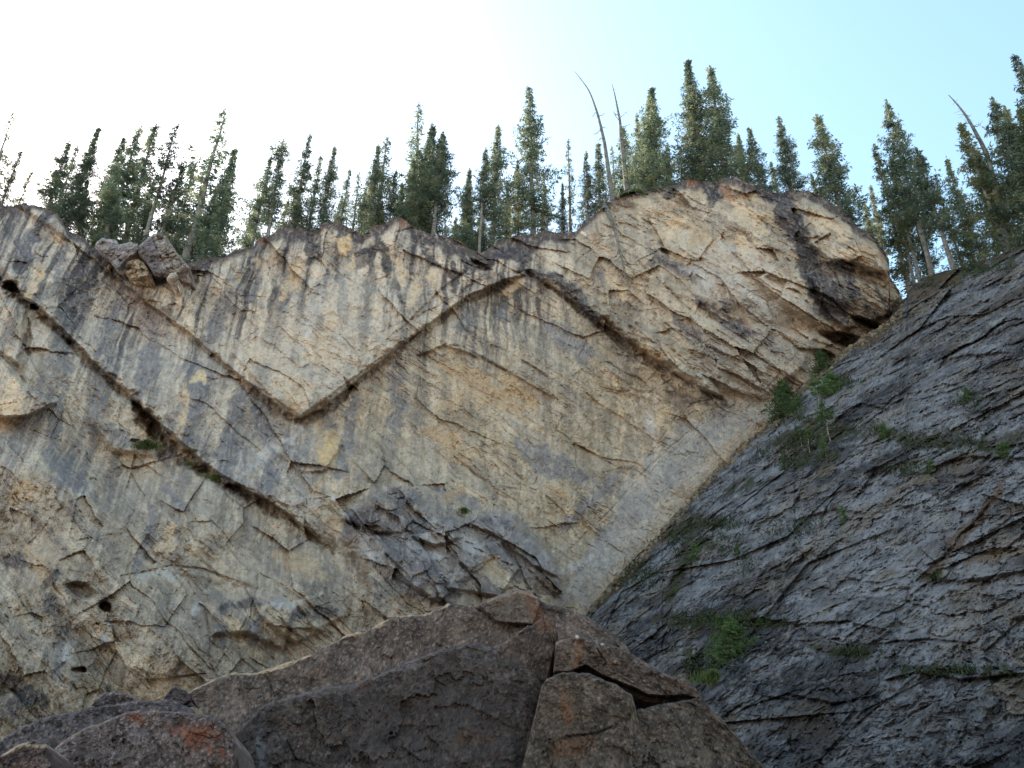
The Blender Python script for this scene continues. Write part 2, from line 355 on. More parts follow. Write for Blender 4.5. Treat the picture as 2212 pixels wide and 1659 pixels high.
band([(290, 870), (330, 925), (350, 960), (345, 985)], 17, 1.6, (70, 52, 40))
band([(350, 940), (400, 985), (450, 1030), (540, 1075)], 15, 1.0, (84, 72, 56))
band([(430, 1020), (540, 1070), (620, 1110), (680, 1165), (720, 1200)], 14, 0.6, (92, 74, 52))
band([(0, 605), (20, 622), (38, 640)], 14, 1.2, (74, 50, 40))
band([(60, 690), (58, 760), (40, 800), (50, 830)], 8, 0.9, (84, 72, 56))
CK = (70, 58, 46)
for pts, w, dp in [
 ([(870, 705), (925, 655), (962, 618), (1000, 590), (1040, 560)], 4, 0.7), ([(1040, 560), (1010, 580), (985, 545), (950, 512)], 3, 0.5),
 ([(830, 735), (900, 685), (985, 640), (1050, 590)], 2, 0.3), ([(50, 452), (110, 500), (160, 555), (205, 600), (250, 640)], 2.5, 0.3),
 ([(30, 440), (90, 470), (125, 505), (200, 580)], 2, 0.25), ([(0, 490), (60, 540), (110, 590)], 2, 0.25), ([(95, 668), (125, 665), (165, 625), (210, 600)], 2.5, 0.4),
 ([(210, 600), (260, 575), (270, 540)], 2, 0.3), ([(600, 470), (640, 510), (700, 560), (760, 610)], 2.5, 0.3), ([(700, 545), (740, 590), (790, 640)], 3, 0.3),
 ([(515, 552), (560, 550), (578, 530), (570, 515)], 3, 0.5), ([(525, 548), (480, 572), (440, 585)], 2, 0.3), ([(640, 760), (560, 690), (480, 620)], 1.6, 0.2),
 ([(500, 760), (570, 700), (640, 660), (700, 610)], 1.6, 0.22), ([(745, 815), (760, 835), (775, 845)], 5, 0.8), ([(970, 745), (990, 748), (1020, 760), (1060, 782), (1130, 815), (1190, 850), (1205, 862)], 3.2, 0.5),
 ([(1060, 745), (1090, 755), (1150, 793), (1220, 838)], 3.2, 0.5), ([(1055, 650), (1130, 690), (1210, 740), (1300, 770)], 2.2, 0.3), ([(1160, 665), (1240, 710), (1280, 745)], 2.2, 0.3),
 ([(980, 985), (1020, 1020), (1060, 1045), (1090, 1052), (1165, 1068)], 2.5, 0.35), ([(870, 900), (910, 950), (960, 990), (1010, 1020)], 2, 0.25), ([(1000, 930), (1050, 960), (1085, 1000)], 1.8, 0.25),
 ([(1110, 1020), (1140, 1050), (1155, 1045), (1160, 1030)], 2.5, 0.35), ([(1110, 1110), (1125, 1090), (1145, 1080)], 2, 0.3), ([(1005, 1170), (1030, 1180), (1060, 1155)], 3, 0.4),
 ([(920, 1075), (945, 1090), (980, 1090)], 2.5, 0.3), ([(1205, 862), (1215, 900), (1200, 930), (1230, 950), (1280, 980), (1320, 1000)], 2.2, 0.3),
 ([(1180, 880), (1150, 905), (1125, 935), (1150, 960)], 2, 0.25), ([(1560, 862), (1500, 870), (1460, 900), (1420, 960), (1400, 985)], 2, 0.3),
 ([(1590, 872), (1480, 940), (1400, 1010), (1330, 1090), (1270, 1150), (1210, 1205)], 2, 0.25), ([(1340, 1010), (1260, 1040), (1230, 1080)], 1.8, 0.25), ([(1180, 1070), (1220, 1110), (1235, 1115)], 2, 0.3),

 ([(260, 1245), (330, 1232), (370, 1222), (440, 1228), (530, 1262), (620, 1290)], 2.8, 0.45), ([(310, 1040), (350, 1090), (380, 1120), (395, 1135)], 2.2, 0.3), ([(430, 1200), (470, 1240), (520, 1270)], 2, 0.25),
 ([(560, 1240), (600, 1265), (650, 1290), (700, 1320)], 3, 0.4), ([(450, 1010), (520, 1060), (590, 1110), (650, 1160)], 2, 0.25), ([(600, 1330), (640, 1370), (690, 1400)], 3, 0.5), ([(440, 1300), (455, 1370), (450, 1430), (470, 1460)], 2.5, 0.4),
 ([(290, 1440), (320, 1455), (380, 1462), (440, 1455)], 2.5, 0.4), ([(120, 1500), (140, 1470), (125, 1445), (150, 1420)], 2, 0.35), ([(150, 1170), (210, 1160), (260, 1150)], 2, 0.3), ([(0, 1108), (60, 1100), (100, 1112)], 1.8, 0.25), ([(140, 1250), (185, 1275), (160, 1330), (90, 1370)], 2, 0.25),
 ([(1180, 1160), (1190, 1230), (1170, 1270)], 3, 0.4), ([(1000, 1130), (1080, 1180), (1150, 1240), (1200, 1290)], 3, 0.5), ([(1010, 1240), (1045, 1215), (1085, 1205)], 4, 0.6), ([(880, 1130), (900, 1150), (930, 1200)], 2, 0.3),
 ([(1290, 560), (1340, 640), (1400, 700)], 2, 0.25), ([(1420, 600), (1480, 660), (1560, 720), (1620, 760)], 2.6, 0.4), ([(1480, 640), (1560, 690), (1650, 740), (1690, 770)], 2.6, 0.4), ([(1500, 530), (1600, 600), (1700, 660), (1740, 700)], 2.8, 0.45),
 ([(1380, 650), (1460, 715), (1560, 790), (1620, 830)], 2.4, 0.35), ([(1560, 450), (1620, 520), (1700, 610), (1760, 670)], 3, 0.5), ([(1600, 400), (1640, 470), (1690, 520)], 2.5, 0.4), ([(1430, 470), (1500, 500), (1560, 560)], 2.2, 0.35),
 ([(1330, 480), (1390, 490), (1450, 520), (1500, 560)], 2, 0.3), ([(1720, 600), (1770, 570), (1810, 560), (1850, 575)], 2.5, 0.35), ([(1700, 480), (1760, 510), (1830, 530), (1870, 560)], 2.5, 0.35), ([(1640, 860), (1690, 800), (1740, 740), (1760, 700)], 2, 0.3),
 ([(1780, 640), (1770, 690), (1790, 720)], 3, 0.5), ([(1400, 850), (1450, 820), (1490, 830)], 2, 0.25), ([(1210, 600), (1250, 560), (1300, 520)], 2, 0.3), ([(660, 1080), (720, 1075), (770, 1085), (800, 1070)], 2, 0.3),
 ([(520, 1200), (470, 1180), (440, 1130)], 2, 0.25), ([(100, 880), (60, 850), (20, 800), (0, 770)], 2.5, 0.5), ([(140, 870), (160, 930), (190, 960)], 2, 0.3)]:
    c.crack(pts, w, dp, CK, 0.65)
# plates standing proud
for pts, h, s_ in [([(640, 930), (700, 920), (740, 960), (700, 1020), (650, 1020), (600, 980)], 0.5, 4), ([(740, 1120), (830, 1058), (890, 1060), (960, 1130), (1000, 1160), (940, 1180), (870, 1150), (800, 1150)], 0.8, 5),
 ([(800, 1160), (880, 1150), (990, 1270), (950, 1300), (860, 1250)], 0.6, 4), ([(1010, 1130), (1070, 1098), (1110, 1115), (1190, 1200), (1210, 1250), (1150, 1220), (1080, 1160)], 0.7, 4), ([(920, 1130), (960, 1120), (1060, 1180), (1070, 1200), (1020, 1240), (960, 1180)], 0.4, 3),
 ([(450, 1290), (560, 1280), (640, 1310), (610, 1400), (540, 1370), (460, 1370)], 0.7, 8), ([(590, 1270), (640, 1320), (700, 1360), (640, 1390), (560, 1330)], 0.5, 5), ([(640, 1300), (700, 1280), (750, 1330), (680, 1360)], 0.5, 4),
 ([(0, 770), (60, 840), (120, 870), (60, 900), (-60, 900), (-200, 760)], 1.6, 5), ([(-60, 650), (55, 660), (40, 790), (0, 760), (-60, 720)], 0.8, 5),
 ([(300, 880), (335, 960), (330, 985), (240, 975), (190, 900), (240, 850)], 0.6, 8), ([(970, 1270), (1000, 1180), (1080, 1170), (1120, 1230), (1080, 1290)], 0.6, 4), ([(1820, 480), (1900, 540), (1915, 590), (1850, 570), (1790, 560), (1720, 500), (1740, 430)], 0.9, 6),
 ([(1750, 600), (1850, 600), (1945, 640), (1920, 680), (1830, 710), (1800, 690)], 0.7, 5), ([(1500, 690), (1640, 700), (1760, 730), (1740, 790), (1650, 860), (1560, 840)], 0.6, 10), ([(1690, 560), (1740, 600), (1770, 700), (1690, 660), (1640, 600)], 0.6, 5),
 ([(500, 760), (570, 705), (640, 640), (700, 600), (860, 640), (880, 730), (650, 900), (580, 850)], 0.35, 3), ([(410, 820), (430, 805), (445, 825), (425, 840)], -0.12, 2), ([(900, 770), (960, 745), (1060, 780), (1200, 860), (1150, 900), (1000, 830)], -0.35, 3),
 ([(1380, 560), (1480, 520), (1600, 600), (1680, 700), (1560, 690), (1440, 620)], 0.4, 8), ([(1640, 1000), (1680, 960), (1610, 1020), (1500, 1110), (1480, 1060), (1560, 970)], 0.4, 4)]:
    c.lift(pts, h, s_)
# caves and pockets
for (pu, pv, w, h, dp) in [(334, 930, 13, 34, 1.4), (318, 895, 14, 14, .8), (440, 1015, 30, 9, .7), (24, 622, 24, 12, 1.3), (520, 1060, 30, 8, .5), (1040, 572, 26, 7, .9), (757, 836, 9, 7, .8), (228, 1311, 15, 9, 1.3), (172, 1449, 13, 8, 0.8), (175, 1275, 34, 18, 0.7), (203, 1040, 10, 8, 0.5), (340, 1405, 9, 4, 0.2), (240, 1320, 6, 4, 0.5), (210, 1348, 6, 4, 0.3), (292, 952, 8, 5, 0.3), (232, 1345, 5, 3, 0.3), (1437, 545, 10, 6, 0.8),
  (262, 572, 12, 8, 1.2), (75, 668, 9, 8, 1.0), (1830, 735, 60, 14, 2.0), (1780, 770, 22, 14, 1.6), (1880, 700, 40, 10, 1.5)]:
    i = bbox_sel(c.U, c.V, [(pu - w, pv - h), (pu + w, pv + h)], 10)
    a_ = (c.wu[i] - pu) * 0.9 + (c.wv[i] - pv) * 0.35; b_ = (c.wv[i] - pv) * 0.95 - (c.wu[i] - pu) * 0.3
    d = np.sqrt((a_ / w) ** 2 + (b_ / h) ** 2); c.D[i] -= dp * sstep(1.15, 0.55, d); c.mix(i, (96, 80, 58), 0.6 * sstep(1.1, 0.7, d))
# rounded lower left wall
c.D += 0.8 * sstep(-30, 90, poly_sd(c.wu, c.wv, [(240, 1250), (360, 1235), (500, 1290), (440, 1440), (300, 1460), (230, 1380)]))
c.D += 0.7 * sstep(-30, 60, poly_sd(c.wu, c.wv, [(290, 1380), (400, 1370), (440, 1440), (360, 1470), (280, 1450)]))

def chips(r, n_, t, col, op, dep=0.0, w_=0.035, sel=1.0):
    m = sstep(t, t + w_, n_) * sel; r.mix(slice(None), col, op * m); r.D -= dep * m
reg = fbm(X * .16, Z * .16, 3, 96)
k1 = fbm(sx * 1.5, Z * .30, 5, 97, .62); k3 = fbm(S * .55 + .3 * k1, T * 1.7, 5, 98, .6); k4 = fbm(S * 2.6, T * 8, 3, 99, .6); k5 = fbm(X * 3.2, Z * 3.2, 4, 90, .72); k6 = fbm(X * .7 + k3, Z * .7 + k1, 5, 89, .62)
chips(c, k1 + .5 * reg, .10, (108, 109, 112), .38, 0, .05, .45 + .55 * smask); chips(c, -k1 + .3 * reg, .13, (212, 199, 174), .40, 0, .05)
chips(c, k3 + .3 * reg, .14, (126, 110, 88), .2, .02); chips(c, -k3 - .3 * reg, .16, (204, 190, 162), .22, .03)
chips(c, k6 - .4 * reg, .17, (134, 128, 118), .22, .04, .03); chips(c, -k6 + .5 * reg, .20, (198, 178, 142), .2, .05, .03)
chips(c, k4 + .3 * k3, .24, (80, 70, 60), .3, .02, .06); chips(c, k5, .24, (92, 84, 76), .2, .01, .06); chips(c, -k5, .26, (222, 212, 192), .2, .0, .06)
# broad tone: beds running down to the right, water streaks running straight down
b1 = fbm(S * .07 + 3, T * .55, 4, 86, .6); b2_ = fbm(S * .12, T * 1.5, 4, 85, .6)
v1 = fbm(sx * .55, Z * .045, 4, 84, .6); v2 = fbm(sx * 1.5, Z * .07 + 9, 4, 83, .6); v3 = fbm(sx * 3.5, Z * .12, 3, 82, .6)
bedm = (1 - .65 * smask) * (1 - .8 * sstep(-20, 20, poly_sd(U, V, [(1590, 868), (1700, 880), (1640, 950), (1290, 1310), (1220, 1290), (1380, 990)]))) * (.35 + .9 * sstep(-.25, .2, fbm(X * .2, Z * .2, 3, 80)))
c.mix(A, (132, 124, 110), .55 * bedm * sstep(.05, .22, b1)); c.mix(A, (204, 192, 166), .5 * bedm * sstep(.05, .22, -b1)); c.mix(A, (120, 112, 98), .4 * bedm * sstep(.1, .2, b2_)); c.mix(A, (198, 182, 150), .35 * bedm * sstep(.1, .2, -b2_))
c.mix(A, (106, 106, 108), .62 * smask * sstep(.04, .2, v1)); c.mix(A, (212, 200, 176), .6 * smask * sstep(.04, .2, -v1)); c.mix(A, (100, 100, 103), .5 * (.25 + .75 * smask) * sstep(.1, .2, v2)); c.mix(A, (218, 206, 184), .42 * (.3 + .7 * smask) * sstep(.1, .2, -v2))
dk = np.clip(up * 1.1 * sstep(0, 30, below), 0, 1); c.mix(A, (58, 56, 60), .8 * dk * sstep(.12, .22, v2 + .35 * v3)); c.mix(A, (66, 62, 64), .5 * dk * sstep(.14, .24, v3 + .5 * v1))
c.D += .05 * sstep(.05, .2, -b1) + .10 * sstep(.1, .14, b2_) * bedm - .06 * sstep(.1, .16, -b2_) * bedm
ocb = sstep(-25, 45, poly_sd(c.wu, c.wv, [(735, 1165), (745, 1110), (820, 1062), (885, 1060), (1010, 1110), (1115, 1115), (1215, 1230), (1215, 1400), (800, 1400)]))
oc = sstep(-10, 12, poly_sd(c.wu, c.wv, [(735, 1165), (745, 1110), (820, 1062), (885, 1060), (960, 1125), (1010, 1120), (1070, 1098), (1115, 1115), (1200, 1215), (1215, 1290), (1150, 1280), (1060, 1200), (1000, 1260), (980, 1310), (930, 1305), (850, 1255), (800, 1220)]))
g5, _, r5 = facets(S / 2.0 + 9, T / 1.3, 181, .95, 1.6); g6, _, r6 = facets(X / .8, Z / .7, 182, .95, 1.5)
c.D += 1.7 * ocb + oc * (.35 + .55 * g5 + .12 * g6); c.mix(A, (126, 124, 122), .8 * oc); c.mix(A, (88, 86, 86), .75 * oc * sstep(.35, .1, r5)); c.mix(A, (176, 172, 164), .6 * oc * sstep(.68, .9, r5)); c.mix(A, (140, 122, 100), .5 * oc * sstep(.6, .9, r6)); c.mix(A, (92, 90, 90), .4 * oc * sstep(.3, .1, r6))
# traced stains, scars and crusts
P = c.paint; K = c.stroke
BLK = (62, 60, 64); GR = (114, 114, 116); CR = (206, 186, 152); OC = (184, 158, 120); WH = (188, 186, 178); RU = (150, 104, 74); CRUST = (72, 62, 62)
cr_ = fbm(X * 0.8, Z * 0.4, 4, 31)
cw = interp([(-1600, 10), (0, 22), (60, 10), (180, 14), (400, 22), (550, 8), (620, 28), (700, 16), (780, 30), (860, 14), (940, 30), (1050, 42), (1120, 40), (1240, 14), (1330, 10), (1440, 8), (1500, 20), (1560, 12), (1640, 24), (1700, 24), (1800, 20), (1900, 12), (2400, 10)], us)[None, :]
c.mix(A, CRUST, 0.92 * sstep(6, -6, below - cw * (1 + 0.8 * cr_)))
for pts, w in [([(668, 500), (672, 530), (668, 580)], 8), ([(690, 510), (686, 560)], 5), ([(820, 520), (835, 560), (838, 610)], 9), ([(790, 600), (800, 650), (785, 700), (778, 740)], 9), ([(830, 580), (850, 620), (870, 650)], 8), ([(800, 540), (780, 560), (770, 575)], 14),
 ([(900, 520), (930, 560), (950, 580)], 5), ([(975, 560), (985, 600), (980, 630)], 8), ([(1000, 550), (1010, 590)], 6), ([(60, 530), (50, 560), (42, 590)], 16), ([(75, 500), (68, 525)], 11), ([(205, 580), (200, 600), (190, 625)], 9), ([(190, 610), (160, 625), (150, 640)], 8), ([(225, 560), (215, 590)], 7),
 ([(158, 662), (160, 680)], 7), ([(1690, 430), (1700, 470), (1735, 500)], 20), ([(1720, 500), (1745, 560), (1760, 620), (1790, 680)], 15), ([(1770, 600), (1800, 640), (1820, 700)], 20), ([(1830, 590), (1850, 640), (1870, 670)], 13), ([(1890, 600), (1910, 640), (1925, 650)], 9), ([(1800, 570), (1840, 580)], 12),
 ([(1150, 590), (1200, 600), (1250, 640), (1290, 690)], 9), ([(1640, 400), (1690, 440)], 10), ([(600, 620), (590, 650)], 5), ([(728, 560), (735, 620), (728, 680)], 5), ([(640, 560), (636, 600)], 4), ([(1060, 560), (1100, 545), (1140, 560)], 12), ([(1545, 400), (1535, 440)], 14), ([(1520, 405), (1560, 425)], 10), ([(1440, 420), (1470, 412)], 9)]:
    K(pts, w * 1.3, BLK, 0.9, 4, 6)
for pts, w in [([(60, 500), (50, 560)], 22), ([(140, 540), (120, 600), (110, 640)], 12), ([(260, 650), (230, 720), (220, 760)], 16), ([(330, 720), (320, 800), (300, 850)], 26), ([(420, 780), (430, 850), (410, 900)], 20), ([(520, 850), (500, 930), (490, 1010)], 24), ([(560, 880), (580, 950)], 22), ([(590, 1000), (560, 1080)], 16),
 ([(130, 860), (120, 900), (110, 960)], 20), ([(150, 790), (140, 850)], 11), ([(220, 830), (200, 900)], 12), ([(500, 620), (470, 700), (440, 740)], 18), ([(560, 600), (540, 660)], 9), ([(690, 620), (670, 700), (660, 760)], 14), ([(740, 600), (750, 700)], 9), ([(620, 640), (610, 700)], 9), ([(765, 860), (750, 950), (730, 1040)], 15), ([(715, 900), (710, 990)], 13), ([(850, 790), (860, 880), (840, 960)], 16), ([(1010, 680), (1000, 720)], 14),
 ([(1090, 660), (1080, 700)], 10), ([(1180, 700), (1250, 750), (1260, 780)], 20), ([(1310, 560), (1300, 600)], 9), ([(1120, 960), (1200, 1010), (1260, 1030)], 26), ([(950, 1060), (1050, 1100)], 12), ([(1340, 1020), (1280, 1080), (1220, 1140)], 14), ([(1570, 890), (1480, 990), (1360, 1110), (1260, 1230)], 26), ([(1600, 630), (1640, 680), (1700, 700)], 18), ([(1460, 690), (1560, 780)], 14),
 ([(1560, 700), (1620, 740)], 16), ([(1640, 730), (1680, 760)], 12), ([(150, 1350), (130, 1420), (120, 1470)], 14), ([(235, 1350), (220, 1400)], 9), ([(330, 1100), (320, 1160), (290, 1240)], 12), ([(360, 1060), (400, 1100)], 14), ([(480, 1320), (480, 1400)], 9), ([(560, 1330), (545, 1390)], 9), ([(650, 1330), (620, 1330)], 14), ([(380, 1140), (370, 1200)], 9),
 ([(470, 990), (520, 1060)], 12), ([(200, 920), (300, 960)], 16), ([(100, 980), (180, 1060)], 26)]:
    K(pts, w, GR, 0.72, 7, 11)
for pts, w in [([(88, 570), (75, 610), (62, 640)], 9), ([(130, 500), (120, 530)], 10), ([(80, 590), (60, 640)], 9), ([(400, 830), (395, 900), (370, 960)], 9), ([(645, 560), (625, 620), (600, 650)], 12), ([(560, 560), (550, 590)], 10), ([(760, 560), (757, 620), (762, 680)], 9), ([(810, 640), (815, 700)], 12), ([(860, 560), (870, 610)], 11), ([(900, 610), (890, 660)], 14), ([(930, 580), (935, 620)], 8), ([(715, 640), (712, 720)], 12),
 ([(590, 780), (640, 840), (660, 880)], 30), ([(640, 720), (720, 780)], 34), ([(540, 770), (580, 760)], 22), ([(1330, 820), (1345, 900), (1340, 980)], 4), ([(1385, 960), (1390, 1060)], 4), ([(1440, 880), (1420, 930)], 12), ([(1300, 560), (1350, 640)], 12), ([(1600, 520), (1680, 620), (1730, 680)], 26), ([(1560, 560), (1640, 640)], 18), ([(1580, 430), (1650, 500)], 20), ([(1700, 740), (1740, 700)], 16), ([(1880, 630), (1840, 680)], 12),
 ([(1760, 470), (1830, 500)], 20), ([(1800, 540), (1870, 555)], 14), ([(370, 1140), (362, 1180), (350, 1200)], 16), ([(30, 830), (20, 880), (-40, 940)], 24), ([(410, 1000), (380, 950)], 8), ([(500, 1330), (520, 1390)], 10), ([(1130, 600), (1090, 640)], 8), ([(1480, 470), (1420, 520)], 14)]:
    K(pts, w, CR, 0.75, 6, 10)
for pts, w in [([(1500, 480), (1540, 560), (1500, 520)], 22), ([(1440, 540), (1480, 570)], 16), ([(1550, 600), (1570, 640)], 12), ([(1370, 760), (1440, 770)], 16), ([(960, 790), (1040, 840), (1120, 880)], 26), ([(930, 930), (1010, 990)], 26), ([(950, 880), (1000, 860)], 14), ([(1090, 820), (1160, 870)], 16), ([(1190, 1050), (1220, 1070)], 14), ([(1000, 1060), (960, 1080)], 12), ([(700, 950), (705, 1000)], 26), ([(690, 1040), (680, 1070)], 10),
 ([(300, 900), (320, 950)], 14), ([(20, 1080), (80, 1040)], 16), ([(60, 1180), (100, 1260)], 18), ([(600, 1200), (700, 1240)], 22), ([(840, 1110), (800, 1090)], 10), ([(1050, 1200), (1080, 1240)], 16), ([(1520, 1010), (1590, 950)], 12), ([(1470, 1060), (1420, 1100)], 9), ([(1620, 960), (1660, 920)], 9), ([(1320, 1240), (1290, 1290)], 8)]:
    K(pts, w, OC, 0.62, 10, 10)
for pts, w in [([(1560, 400), (1580, 430)], 9), ([(1500, 400), (1490, 395)], 8), ([(1640, 560), (1655, 580)], 9), ([(990, 500), (1000, 530)], 6), ([(1790, 470), (1810, 480)], 7), ([(860, 480), (880, 490)], 8), ([(1600, 690), (1640, 720)], 8), ([(560, 525), (575, 520)], 7), ([(1280, 515), (1300, 505)], 4), ([(1630, 930), (1680, 905)], 10)]:
    K(pts, w, RU, 0.6, 6, 7)
for pts, w in [([(1500, 640), (1560, 680), (1640, 730)], 9), ([(1560, 650), (1600, 680)], 12), ([(1440, 560), (1500, 600)], 10), ([(1610, 760), (1660, 790)], 10), ([(1620, 720), (1690, 750)], 8), ([(1400, 560), (1460, 575)], 7), ([(760, 1130), (820, 1100)], 18), ([(900, 1200), (960, 1260)], 16), ([(850, 1065), (900, 1090)], 12), ([(1040, 1120), (1100, 1140)], 12), ([(830, 1180), (900, 1230)], 16), ([(930, 1250), (990, 1290)], 12),
 ([(480, 1310), (600, 1300)], 12), ([(640, 1330), (720, 1320)], 18), ([(0, 1200), (60, 1220)], 22), ([(90, 1290), (130, 1330)], 14), ([(0, 1460), (90, 1520)], 22), ([(60, 1480), (20, 1540)], 26), ([(120, 1240), (90, 1270)], 12), ([(760, 590), (740, 600)], 4), ([(1450, 850), (1550, 880)], 6), ([(1510, 860), (1580, 870)], 7)]:
    K(pts, w, (74, 70, 74), 0.75, 7, 10)
for pts, w in [([(1580, 600), (1640, 640), (1700, 690)], 10), ([(1480, 580), (1540, 610)], 8), ([(960, 1150), (1060, 1200)], 10), ([(540, 1010), (600, 960), (650, 930)], 10), ([(640, 1080), (740, 1075)], 8), ([(560, 1300), (650, 1310)], 9), ([(1180, 1260), (1280, 1200)], 8), ([(1060, 1110), (1090, 1160)], 8), ([(300, 1245), (420, 1240)], 10), ([(170, 1350), (140, 1420)], 12), ([(420, 1320), (440, 1290)], 6), ([(240, 1340), (225, 1400)], 9), ([(700, 640), (640, 760)], 14), ([(1400, 900), (1410, 950)], 12)]:
    K(pts, w, WH, 0.6, 8, 9)
K([(690, 935), (715, 950), (705, 985), (690, 965)], 20, (208, 180, 128), 0.75, 7, 7); K([(640, 1010), (700, 930)], 16, (150, 148, 142), .5, 8, 10); K([(415, 822), (432, 812), (440, 826)], 11, (205, 185, 145), 0.95, 2, 2)
P([(1690, 425), (1720, 480), (1770, 560), (1860, 590), (1930, 610), (1945, 650), (1900, 690), (1820, 705), (1785, 690), (1740, 600), (1700, 490)], (96, 95, 97), 0.6, 8, 20)
P([(1700, 450), (1735, 500), (1775, 590), (1800, 680), (1775, 690), (1740, 610), (1710, 520), (1685, 470)], (60, 56, 57), 0.75, 5, 18); K([(1890, 600), (1920, 620), (1940, 645)], 16, (176, 164, 142), .85, 6, 7); K([(1830, 560), (1880, 545), (1905, 560)], 14, (180, 160, 128), .8, 6, 7)
c.lip([(1770, 560), (1850, 588), (1925, 584)], .7, 50, 3, .3)
K([(1855, 610), (1880, 640), (1900, 670)], 14, (172, 160, 138), .85, 5, 7); K([(1915, 630), (1930, 655)], 9, (170, 156, 132), .8, 4, 6); K([(1770, 700), (1800, 715), (1820, 705)], 8, (190, 170, 140), .7, 4, 5)
K([(1745, 590), (1790, 570), (1815, 560)], 2, (150, 150, 148), .8, 2, 2)
P([(1590, 870), (1695, 885), (1640, 940), (1540, 1010), (1290, 1305), (1225, 1285), (1290, 1180), (1390, 1000)], (170, 166, 154), 0.55, 10, 12); P([(1600, 930), (1690, 890), (1600, 1000), (1430, 1160), (1300, 1300), (1280, 1300), (1440, 1090)], (170, 148, 116), 0.45, 8, 14)
P([(860, 1060), (960, 1120), (1190, 1260), (1180, 1200), (1070, 1100), (1010, 1130), (900, 1060)], (112, 110, 110), 0.4, 8, 12); P([(740, 1130), (820, 1070), (860, 1130), (830, 1170), (760, 1160)], (92, 86, 85), .55, 8, 10); P([(820, 1170), (900, 1150), (960, 1240), (990, 1280), (940, 1290), (860, 1240)], (118, 116, 116), .5, 6, 8)
P([(1480, 560), (1560, 520), (1660, 560), (1760, 680), (1770, 740), (1700, 760), (1600, 680), (1520, 630)], (192, 186, 172), .55, 16, 18); P([(1500, 840), (1640, 860), (1760, 780), (1780, 740), (1640, 720), (1500, 720)], (168, 162, 150), .5, 16, 16)
P([(660, 640), (760, 560), (860, 600), (860, 720), (760, 820), (660, 880), (560, 800), (500, 760)], (194, 186, 168), .45, 25, 20)
P([(722, 520), (755, 505), (762, 530), (740, 550)], (215, 190, 145), 0.85, 4, 3); P([(270, 580), (300, 562), (335, 560), (350, 600), (290, 605)], (190, 165, 115), 0.8, 4, 6)
P([(240, 590), (300, 620), (380, 690), (330, 700), (260, 640)], (120, 102, 84), 0.7, 8, 14); P([(280, 640), (350, 680), (360, 740), (300, 720)], (125, 110, 105), 0.6, 10, 14)
for pts, w in [([(300, 600), (330, 660)], 14), ([(540, 1070), (640, 1130)], 14), ([(760, 1200), (800, 1260)], 16), ([(1180, 1250), (1200, 1280)], 10), ([(690, 1160), (730, 1190)], 12), ([(380, 1240), (560, 1270)], 4), ([(1240, 480), (1300, 440), (1340, 430)], 10), ([(1300, 450), (1380, 440)], 10), ([(1810, 730), (1880, 705)], 18)]:
    K(pts, w, (104, 82, 58), 0.7, 7, 9)
fs1 = fbm(sx * 5, Z * 0.9, 4, 92, 0.7); fs2 = fbm(S * 1.6, T * 5, 4, 93, 0.7); fs3 = fbm(X * 2.4, Z * 2.4, 5, 94, 0.75)
c.mix(A, (100, 96, 92), 0.26 * sstep(0.08, 0.4, fs1) * (0.4 + 0.6 * smask)); c.mix(A, (208, 196, 170), 0.3 * sstep(0.08, 0.4, -fs1))
c.mix(A, (104, 90, 70), 0.34 * sstep(0.12, 0.42, fs2)); c.mix(A, (196, 184, 158), 0.35 * sstep(0.12, 0.42, -fs2))
c.mix(A, (104, 96, 84), 0.2 * sstep(0.15, 0.45, fs3)); c.mix(A, (206, 196, 176), 0.2 * sstep(0.15, 0.45, -fs3))
gs = fbm(X * 5, Z * 5, 3, 91); c.mix(A, (66, 58, 50), 0.35 * sstep(0.38, 0.6, gs)); c.mix(A, (215, 205, 185), 0.4 * sstep(0.42, 0.65, -gs))

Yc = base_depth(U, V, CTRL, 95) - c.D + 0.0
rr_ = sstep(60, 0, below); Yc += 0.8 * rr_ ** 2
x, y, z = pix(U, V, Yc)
# plateau behind the rim, and a skirt down to the ground
def close_sheet(x, y, z, C, topback, skirt=True, up=0.12, seed=3):
    rows = [(x[0] * 1.0, y[0] + s, z[0] - (0.15 if s < 1.2 else 0) + up * max(0, s - 1) + 0.35 * fbm(x[0] * 0.35, x[0] * 0 + s, 3, seed) * min(1, s / 3)) for s in topback][::-1]
    X3 = np.vstack([np.array([r[0] for r in rows]), x]); Y3 = np.vstack([np.array([r[1] for r in rows]), y]); Z3 = np.vstack([np.array([r[2] for r in rows]), z])
    C3 = np.concatenate([np.repeat(C[:1], len(rows), 0), C], 0)
    if skirt:
        k = 8; f = np.linspace(1 / k, 1, k)[:, None]
        X3 = np.vstack([X3, np.repeat(x[-1:], k, 0)]); Y3 = np.vstack([Y3, y[-1:] - f * z[-1:] * 0.15]); Z3 = np.vstack([Z3, z[-1:] * (1 - f) - 0.8 * f])
        C3 = np.concatenate([C3, np.repeat(C[-1:], k, 0)], 0)
    return X3, Y3, Z3, C3, len(rows)
TB = [0.3, 0.8, 1.6, 2.5, 4, 6, 9, 13, 20, 32, 60]
X3, Y3, Z3, C3, nt = close_sheet(x, y, z, c.C, TB)
C3[:nt] = lin((84, 76, 58))
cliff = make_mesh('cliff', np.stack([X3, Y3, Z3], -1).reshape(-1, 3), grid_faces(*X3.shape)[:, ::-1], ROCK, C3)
tag(cliff, kind='structure')
RX, RY, RZ = x[0].copy(), y[0].copy(), z[0].copy()
def rim_at(u): return np.interp(u, us, RY), np.interp(u, us, rim)
CLIFF_Y = Yc; 
def cliff_point(u, v):
    j = int(np.argmin(np.abs(us - u))); i = int(np.argmin(np.abs(V[:, j] - v))); return Vector((x[i, j], y[i, j], z[i, j]))

